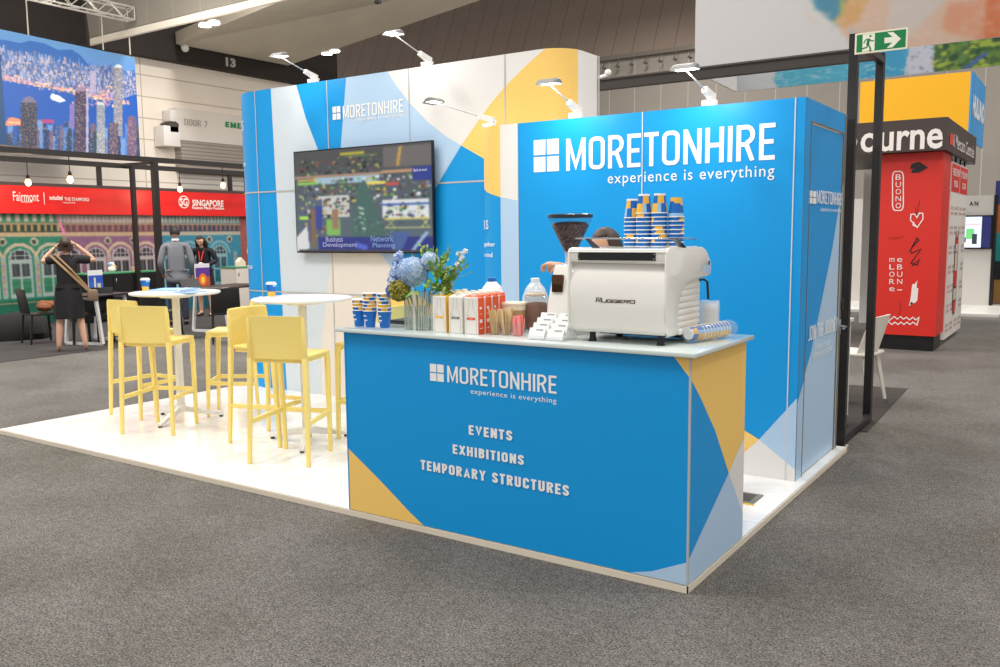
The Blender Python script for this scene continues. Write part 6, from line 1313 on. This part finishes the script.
fs = [(i*(n+1)+j, i*(n+1)+j+1, (i+1)*(n+1)+j+1, (i+1)*(n+1)+j) for i in range(8) for j in range(n)]; k = len(vs); vs += [(x, y+.016, z) for x, y, z in vs]; fs += [tuple(q_+k for q_ in f[::-1]) for f in fs]
rim = [j for j in range(n+1)]+[i*(n+1)+n for i in range(1, 9)]+[8*(n+1)+j for j in range(n-1, -1, -1)]+[i*(n+1) for i in range(7, 0, -1)]
fs += [(rim[i], rim[(i+1) % len(rim)], rim[(i+1) % len(rim)]+k, rim[i]+k) for i in range(len(rim))]; m.add(vs, fs); m.build('backrest', mWC, wch); MB().rbox((-.21, -.21, .44), (.21, .20, .47), .014).build('seat', mWC, wch)
for a, b in ((-1, -1), (1, -1), (-1, 1), (1, 1)): MB().bar((a*.23, b*.22, 0), (a*.16, b*.15, .45), .022, .022, w2=.034, h2=.034).build('leg', mWC, wch)

# ------------------------------------------------------------------ red booth
RY, RX = 9.04, -.25; rb = thing('red_booth', 'tall red booth with hand-drawn white doodles and a dark header', 'exhibition booth', (-1.0, 10.4, 0)); mRB = M('booth_red', (214, 44, 34), .45); mHd = M('header_brown', (66, 54, 52), .5)
MB().box((-1.03, RY, .20), (RX, RY+.12, 2.58)).build('front_panel', mRB, rb, True); MB().box((-1.0, RY+.03, 0), (RX-.02, RY+.6, .20)).build('plinth', mBlack, rb, True); MB().box((RX-.05, RY+.12, .20), (RX, 9.75, 2.58)).build('side_panel', mRB, rb, True)
hd = MB().box((-4.2, 8.86, 2.585), (-.2, 12.05, 2.99)).build('header', mHd, rb, True)
g = MB(); words(g, 'ourne', 'y', 8.86, (861, 133.5), (942.5, 148.3), -.006, bold=.02); g.build('header_lettering', M('header_white', (236, 228, 222), .5), hd, True, recalc=False)
p0 = on('y', 8.86, 861, 133.5); p1 = on('y', 8.86, 861, 150); g = MB(); place(g, text_shape('Melb', .0), (p0.x-.88, 8.854, p1.z), (.84, 0, 0), (0, 0, (p0.z-p1.z)*1.45)); g.build('header_lettering', M('header_white'), hd, True, recalc=False)
g = MB(); a = on('x', -.2, 953.5, 133); b = on('x', -.2, 973.5, 156); zz = (on('x', -.2, 953.5, 147.5).z, a.z)
place(g, text_shape('il Mercato Centrale', .01), (-.194, a.y, zz[0]), (0, b.y-a.y, 0), (0, 0, zz[1]-zz[0])); g.build('header_lettering', M('header_pale', (220, 208, 204), .5), hd, True, recalc=False)
g = MB(); a = on('x', -.2, 949.8, 131.5); b = on('x', -.2, 952.8, 146); place(g, ([(0, 0), (1, 0), (1, .8), (.5, 1), (0, .8)], [(0, 1, 2, 3, 4)]), (-.194, a.y, b.z), (0, b.y-a.y, 0), (0, 0, a.z-b.z)); g.build('header_mark', M('mark_red', (214, 60, 50), .5), hd, True, recalc=False)
DW = M('doodle_white', (240, 228, 222), .5); DK = M('doodle_black', (30, 22, 22), .5)
def dood(nm, lines, t, mat, closed=False):
    g = MB(); k = 0
    for L_ in lines:
        P = [on('y', RY, *q_) for q_ in L_]; a_, b_ = strip([(p.x, p.z) for p in P], t); k += 1; g.add([(u, RY-.004-.0004*k, v) for u, v in a_], b_)
    g.build(nm, mat, rb, True, recalc=False)
ov = [(898+5.2*math.cos(t), 190+20*math.sin(t)) if False else (898+5.4*max(-1, min(1, 1.5*math.cos(t))), 191+19.5*max(-1, min(1, 1.12*math.sin(t)))) for t in [2*PI*i/26 for i in range(27)]]
ov[-1] = ov[0]; dood('oval_doodle', [ov], .014, DW)
for ch_, y0_ in (('B', 174.5), ('U', 182), ('O', 189), ('N', 196), ('O', 203)):
    g = MB(); words(g, ch_, 'y', RY, (895.8, y0_), (901, y0_+5.2), -.005); g.build('doodle_letter', DW, rb, True, recalc=False)
for i, (c0, c1) in enumerate((('m', 'e'), ('L', 'B'), ('O', 'U'), ('R', 'N'), ('e', '-'))):
    for j, c in enumerate((c0, c1)):
        g = MB(); y0_ = 257+i*7.3+(0 if c not in 'me' else 1); x_ = 889.5+j*7.8; words(g, c, 'y', RY, (x_, y0_ if c != '-' else y0_+3.2), (x_+5, y0_+(5.2 if c not in 'me' else 4) if c != '-' else y0_+4.2), -.005); g.build('doodle_letter', DW, rb, True, recalc=False)
dood('heart_doodle', [[(917, 227), (910.5, 220), (911, 214.5), (914.5, 214), (917, 217.5), (919.5, 213), (923, 213.5), (923, 219), (917, 228)], [(917, 227), (913, 225), (914, 222)]], .014, DW)
dood('zigzag_doodle', [[(887.5, 322)]+[(888+3.1*i, 316.5+(i % 2)*2.6+(.8 if i > 5 else 0)) for i in range(1, 11)]+[(918.5, 320), (917, 325)]+[(916-3.0*i, 324.5-(i % 2)*2.4) for i in range(1, 10)]+[(887.5, 322)]], .014, DW)
dood('scribble_doodle', [[(913.5, 286), (912, 300), (910.5, 304), (913, 302), (916.5, 283), (914, 288), (912, 303), (916, 300), (917, 288)], [(914, 284), (911.5, 302)], [(915.5, 284), (914, 303)]], .035, DW)
dood('black_tag_doodle', [[(911.5, 169), (913, 165), (919, 163.5), (925, 167.5), (919.5, 171), (911.5, 171.5)], [(914, 167), (924, 167.5)], [(914, 169), (921, 168.5)]], .04, DK)
dood('black_squiggle', [[(912, 247), (919, 240), (917, 238), (910, 251), (912, 253), (921, 249), (911, 263), (917, 265), (920, 259), (912, 266)]], .014, DK)
dood('thin_scratches', [[(920, 200), (917, 213), (915.5, 216)], [(915, 207), (917, 216)], [(889, 238), (905, 236.5), (893, 239.5)], [(900.5, 303), (899, 318)]], .005, DK)
# side boards
sb = thing('menu_board', 'white menu boards with red headings on the side of the red booth', 'board', (RX, 10.5, .2)); yy0, yy1 = 9.78, 11.55
for i in range(2):
    a_, b_ = yy0+i*.89, yy0+i*.89+.87; bd = MB().box((RX-.04, a_, .08), (RX+.01, b_, 2.50)).build('board', M('board_white', (226, 220, 212), .45), sb, True); x_ = RX+.0125
    g = MB(); g.add([(x_, a_+.02, 2.1), (x_, b_-.02, 2.1), (x_, b_-.02, 2.48), (x_, a_+.02, 2.48)], [(0, 1, 2, 3)]); g.build('heading_panel', mRB, bd, True)
    g = MB(); place(g, text_shape(['THE BEST ARTISAN', 'IT IS NOW'][i], .02), (x_+.004, a_+.08, 2.32), (0, .7, 0), (0, 0, .10)); place(g, text_shape(['SPECIAL', 'BUTCHER'][i], .02), (x_+.004, a_+.25, 2.17), (0, .4, 0), (0, 0, .09)); g.build('heading_lettering', DW, bd, True, recalc=False)
    g = MB(); g2 = MB(); q_ = 0
    for r_ in range(7):
        for mm_, yo in ((g, .10), (g2, .52)):
            q_ += 1; t_x = ['LA PIZZA', 'IL POLLO', 'LE CARNI', 'IL PANE', 'LA PASTA'][(q_+i) % 5]; z_ = 1.86-r_*.27
            if abs((a_+yo)-(10.6)) < .3 and .4 < z_ < 1.5: continue
            place(mm_, text_shape(t_x), (x_, a_+yo-.05, z_), (0, .30, 0), (0, 0, .045)); place(mm_, text_shape('CENTRALE'), (x_, a_+yo-.05, z_-.07), (0, .30, 0), (0, 0, .04))
    g.build('menu_lettering', M('menu_red', (204, 70, 60), .5), bd, True, recalc=False); g2.build('menu_lettering', M('menu_dark', (80, 74, 72), .5), bd, True, recalc=False)
g = MB(); y_ = 10.62; x_ = RX+.015; out = [(-.16, .5), (-.17, 1.2), (-.15, 1.42), (-.11, 1.58), (-.06, 1.46), (.06, 1.46), (.11, 1.58), (.15, 1.42), (.17, 1.2), (.16, .5), (.10, .38), (-.10, .38)]
g.add([(x_, y_+u, v) for u, v in out], [(0, 1, 2, 4, 5, 7, 8, 9, 10, 11), (2, 3, 4), (5, 6, 7)]); g.build('board_drawing', mRB, sb, True, recalc=False)
g = MB(); g.add([(x_+.001, y_+u, v) for u, v in ((-.12, 1.0), (.12, 1.0), (.11, 1.38), (-.11, 1.38))], [(0, 1, 2, 3)]); g.add([(x_+.001, y_+u, v) for u, v in ((-.13, .58), (.13, .58), (.13, .74), (-.13, .74))], [(0, 1, 2, 3)]); g.build('board_drawing', M('board_pale', (206, 198, 190), .5), sb, True, recalc=False)
g = MB()
for L_ in (out+[out[0]], [(-.16, .76), (.16, .76)], [(-.16, .56), (.16, .56)], [(-.10, 1.25), (-.02, 1.28)], [(.03, 1.28), (.11, 1.25)]): a_, b_ = strip(L_, .018); g.add([(x_+.002, y_+u, v) for u, v in a_], b_)
g.build('board_outline', DK, sb, True, recalc=False)
g = MB()
for k in range(4): g.box((RX-.03, 9.85+k*.5, 2.50), (RX-.01, 9.90+k*.5, 2.585))
g.build('board_hanger', mBlack, sb, True)
# yellow and blue header tower
yt = thing('header_tower', 'big yellow box sign with a blue lettered side above the red booth', 'sign', (-1.5, 13.2, 3)); tY = M('tower_yellow', (250, 184, 14), .45); tB = M('tower_blue', (50, 150, 214), .45)
MB().box((-1.95, 12.15, 3.02), (-.33, 14.0, 4.02)).build('box_core', M('tower_core', (220, 220, 218), .5), yt, True); MB().box((-1.95, 12.12, 3.02), (-.33, 12.15, 4.02)).build('yellow_face', tY, yt, True); sdf = MB().box((-.33, 12.12, 2.98), (-.30, 14.0, 4.02)).build('blue_side', tB, yt, True)
g = MB(); place(g, text_shape('HULUNO', .06), (-.294, 12.25, 3.36), (0, 1.65, 0), (0, 0, .34)); g.build('side_lettering', M('side_white', (226, 232, 240), .5), sdf, True, recalc=False)
MB().box((-1.9, 12.4, 0), (-1.5, 13.8, 3.02)).build('tower_support', M('tower_core', (220, 220, 218), .5), yt, True)
# hanging painted box banner
def bimg(x0_, x1_, z0_, z1_, Y, nx, ny, draw):
    im = np.zeros((ny, nx, 3)); W, H = x1_-x0_, z1_-z0_; T = lambda px, py: (lambda p: (p.x-x0_, z1_-p.z))(on('y', Y, px, py)); draw(im, T, W, H); return im*.86
hb_ = thing('box_banner', 'huge hanging square banner painted with brush strokes and a beach at the upper right', 'banner', (-.5, 13.3, 4.47)); nx0, nx1, nz0, nz1, NY, FY = -4.79, 3.2, 4.47, 6.9, 12.0, 14.7
rs = np.random.RandomState(5)
def near(im, T, W, H):
    im[:] = (208, 206, 205); R2 = lambda pts, c: fillp(im, [T(*p) for p in pts], c, W, H)
    R2([(838, -40), (1010, -60), (1060, 20), (1010, 45), (870, 60), (856, 50), (838, 28)], (208, 176, 154)); R2([(838, -40), (885, -40), (860, 20), (842, 28), (832, 22)], (206, 158, 98)); R2([(890, 0), (950, -5), (900, 46), (885, 40)], (200, 188, 180)); R2([(985, -50), (1070, -50), (1070, 40), (985, 42), (975, 20)], (206, 110, 62)); R2([(950, 2), (985, 0), (985, 42), (940, 30)], (210, 146, 112))
    R2([(800, -40), (845, -40), (846, 0), (838, 16), (832, 22), (815, 8)], (56, 130, 160)); R2([(843, -40), (850, -40), (843, 12), (838, 18)], (160, 170, 90))
    for k in range(120):
        x = rs.uniform(800, 1010); y = 2+(x-800)*.55+rs.normal(0, 7) if x < 850 else rs.uniform(-10, 40); c = [(206, 186, 170), (120, 170, 190), (214, 196, 180), (216, 206, 200)][rs.randint(4) if x < 850 else (0, 2, 3)[rs.randint(3)]]; L_ = rs.uniform(4, 14); R2([(x, y), (x+L_, y+L_*.8), (x+L_, y+L_*.8+.7), (x, y+.7)], c)
def far(im, T, W, H):
    im[:] = (214, 218, 222); R2 = lambda pts, c: fillp(im, [T(*p) for p in pts], c, W, H)
    R2([(790, 40), (930, 30), (912, 75), (860, 85), (782, 92), (773, 80)], (84, 186, 216)); R2([(860, 40), (915, 30), (905, 76), (862, 82)], (60, 164, 210)); R2([(915, 20), (950, 20), (935, 72), (903, 78)], (206, 208, 222)); R2([(940, 20), (1100, 10), (1100, 70), (932, 75)], (70, 100, 50))
    for _ in range(260): x, y = rs.uniform(936, 1040), rs.uniform(35, 74); c = [(120, 150, 50), (60, 100, 44), (160, 180, 60), (40, 76, 44), (90, 130, 60)][rs.randint(5)]; p = T(x, y); ell(im, p[0], p[1], rs.uniform(.04, .1), rs.uniform(.03, .07), c, W, H)
    R2([(958, 71), (985, 52), (988, 54), (962, 73)], (70, 100, 170))
    for _ in range(160): x, y = rs.uniform(903, 940), rs.uniform(30, 78); R2([(x, y), (x+rs.uniform(1, 3), y), (x+1, y+1)], [(230, 232, 240), (150, 180, 210), (120, 120, 150)][rs.randint(3)])
    for _ in range(160): x, y = rs.uniform(770, 900), rs.uniform(60, 92); R2([(x, y), (x+rs.uniform(6, 16), y-2), (x+rs.uniform(6, 16), y-1.3), (x, y+.6)], [(120, 204, 226), (70, 176, 210), (170, 214, 230)][rs.randint(3)])
mBn = attr_mat('box_banner_print', .55)
picture('front_face', blur(bimg(nx0, nx1, nz0, nz1, NY, 240, 90, near), 3), lambda u, v: (nx0+u*(nx1-nx0), NY, nz0+v*(nz1-nz0)), mBn, hb_); picture('rear_face', blur(bimg(nx0-.18, nx1, nz0, nz1, FY, 300, 110, far), 1), lambda u, v: (nx0-.18+u*(nx1-nx0+.18), FY, nz0+v*(nz1-nz0)), mBn, hb_)
mBe = M('banner_fabric', (214, 212, 210), .7); MB().box((nx0, NY+.003, nz0), (nx1, NY+.04, nz1)).build('fabric_back', mBe, hb_, True); MB().box((nx0-.18, FY+.003, nz0), (nx1, FY+.04, nz1)).build('fabric_back', mBe, hb_, True)
MB().prism([(nx0, NY+.04, nz0), (nx0+.03, NY+.04, nz0), (nx0-.15, FY, nz0), (nx0-.18, FY, nz0)], (0, 0, nz1-nz0)).build('side_face', mBe, hb_, True); MB().box((nx1, NY, nz0), (nx1+.03, FY+.04, nz1)).build('side_face', mBe, hb_, True)
for x_, y_ in ((nx0+.1, NY+.02), (nx1-.1, NY+.02), (nx0+.1, FY), (nx1-.1, FY)): MB().tube([(x_, y_, nz1), (x_, y_, 11)], .012, 6).build('hanging_wire', M('wire_grey', (190, 182, 170), .4), hb_, True)
# white booth with a small screen at the right edge
wb = thing('white_booth', 'pale grey booth wall with a small screen at the right edge', 'exhibition booth', (-1, 16.7, 0)); a = on('y', 16.6, 994.5, 195)
MB().box((-3.2, 16.6, .04), (a.x, 16.9, a.z)).build('booth_wall', M('booth_pale', (208, 204, 198), .5), wb, True); MB().box((-3.3, 14.5, .0), (a.x+.35, 17.0, .05)).build('booth_floor', M('booth_floor_white', (232, 230, 224), .3), wb, True); MB().box((a.x, 16.58, .04), (a.x+.05, 16.9, a.z)).build('edge_post', mBlack, wb, True)
s_ = thing('small_screen', 'small bright screen on the pale grey booth wall at the right edge', 'television', (-.8, 16.55, 1)); a = on('y', 16.55, 962, 215.5); b = on('y', 16.55, 991.5, 249); MB().box((a.x-.3, 16.54, b.z), (b.x, 16.6, a.z)).build('bezel', mBlack, s_, True)
im = np.zeros((36, 44, 3)); im[:] = (224, 234, 246); rect(im, 0, 0, 44, 36, (216, 228, 244), 44, 36); rect(im, 35, 0, 44, 36, (36, 40, 90), 44, 36); rect(im, 20, 14, 28, 26, (110, 200, 120), 44, 36); rect(im, 26, 20, 31, 32, (50, 60, 70), 44, 36); rect(im, 16, 24, 20, 34, (60, 70, 120), 44, 36); rect(im, 14, 8, 34, 10, (220, 190, 200), 44, 36); rect(im, 18, 30, 26, 34, (230, 230, 210), 44, 36)
picture('screen', im, lambda u, v: (a.x-.27+u*(b.x-a.x+.24), 16.535, b.z+.03+v*(a.z-b.z-.06)), attr_mat('small_screen_glow', .3, emit=.7), s_)
g = MB(); p = on('y', 16.59, 969.5, 201.5); p2 = on('y', 16.59, 978, 205.5); place(g, text_shape('A N', .02), (p.x, 16.59, p2.z), (p2.x-p.x, 0, 0), (0, 0, p.z-p2.z)); g.build('booth_lettering', mBlack, wb, True, recalc=False)
cb_ = thing('colourful_stand', 'brightly coloured stand cut off by the right edge of the picture', 'exhibition booth', (.5, 18, 0)); p = on('y', 18, 996, 180)
for k, (z0_, z1_, c) in enumerate(((0, .5, (150, 110, 60)), (.5, .9, (20, 20, 24)), (.9, 1.5, (20, 130, 130)), (1.5, 2.1, (160, 90, 40)), (2.1, 2.6, (40, 50, 110)))): MB().box((p.x, 18, z0_), (p.x+2.5, 18.5, z1_)).build('colour_panel', M('stand_colour_%d' % k, c, .5, noise=.3, nscale=3), cb_, True)
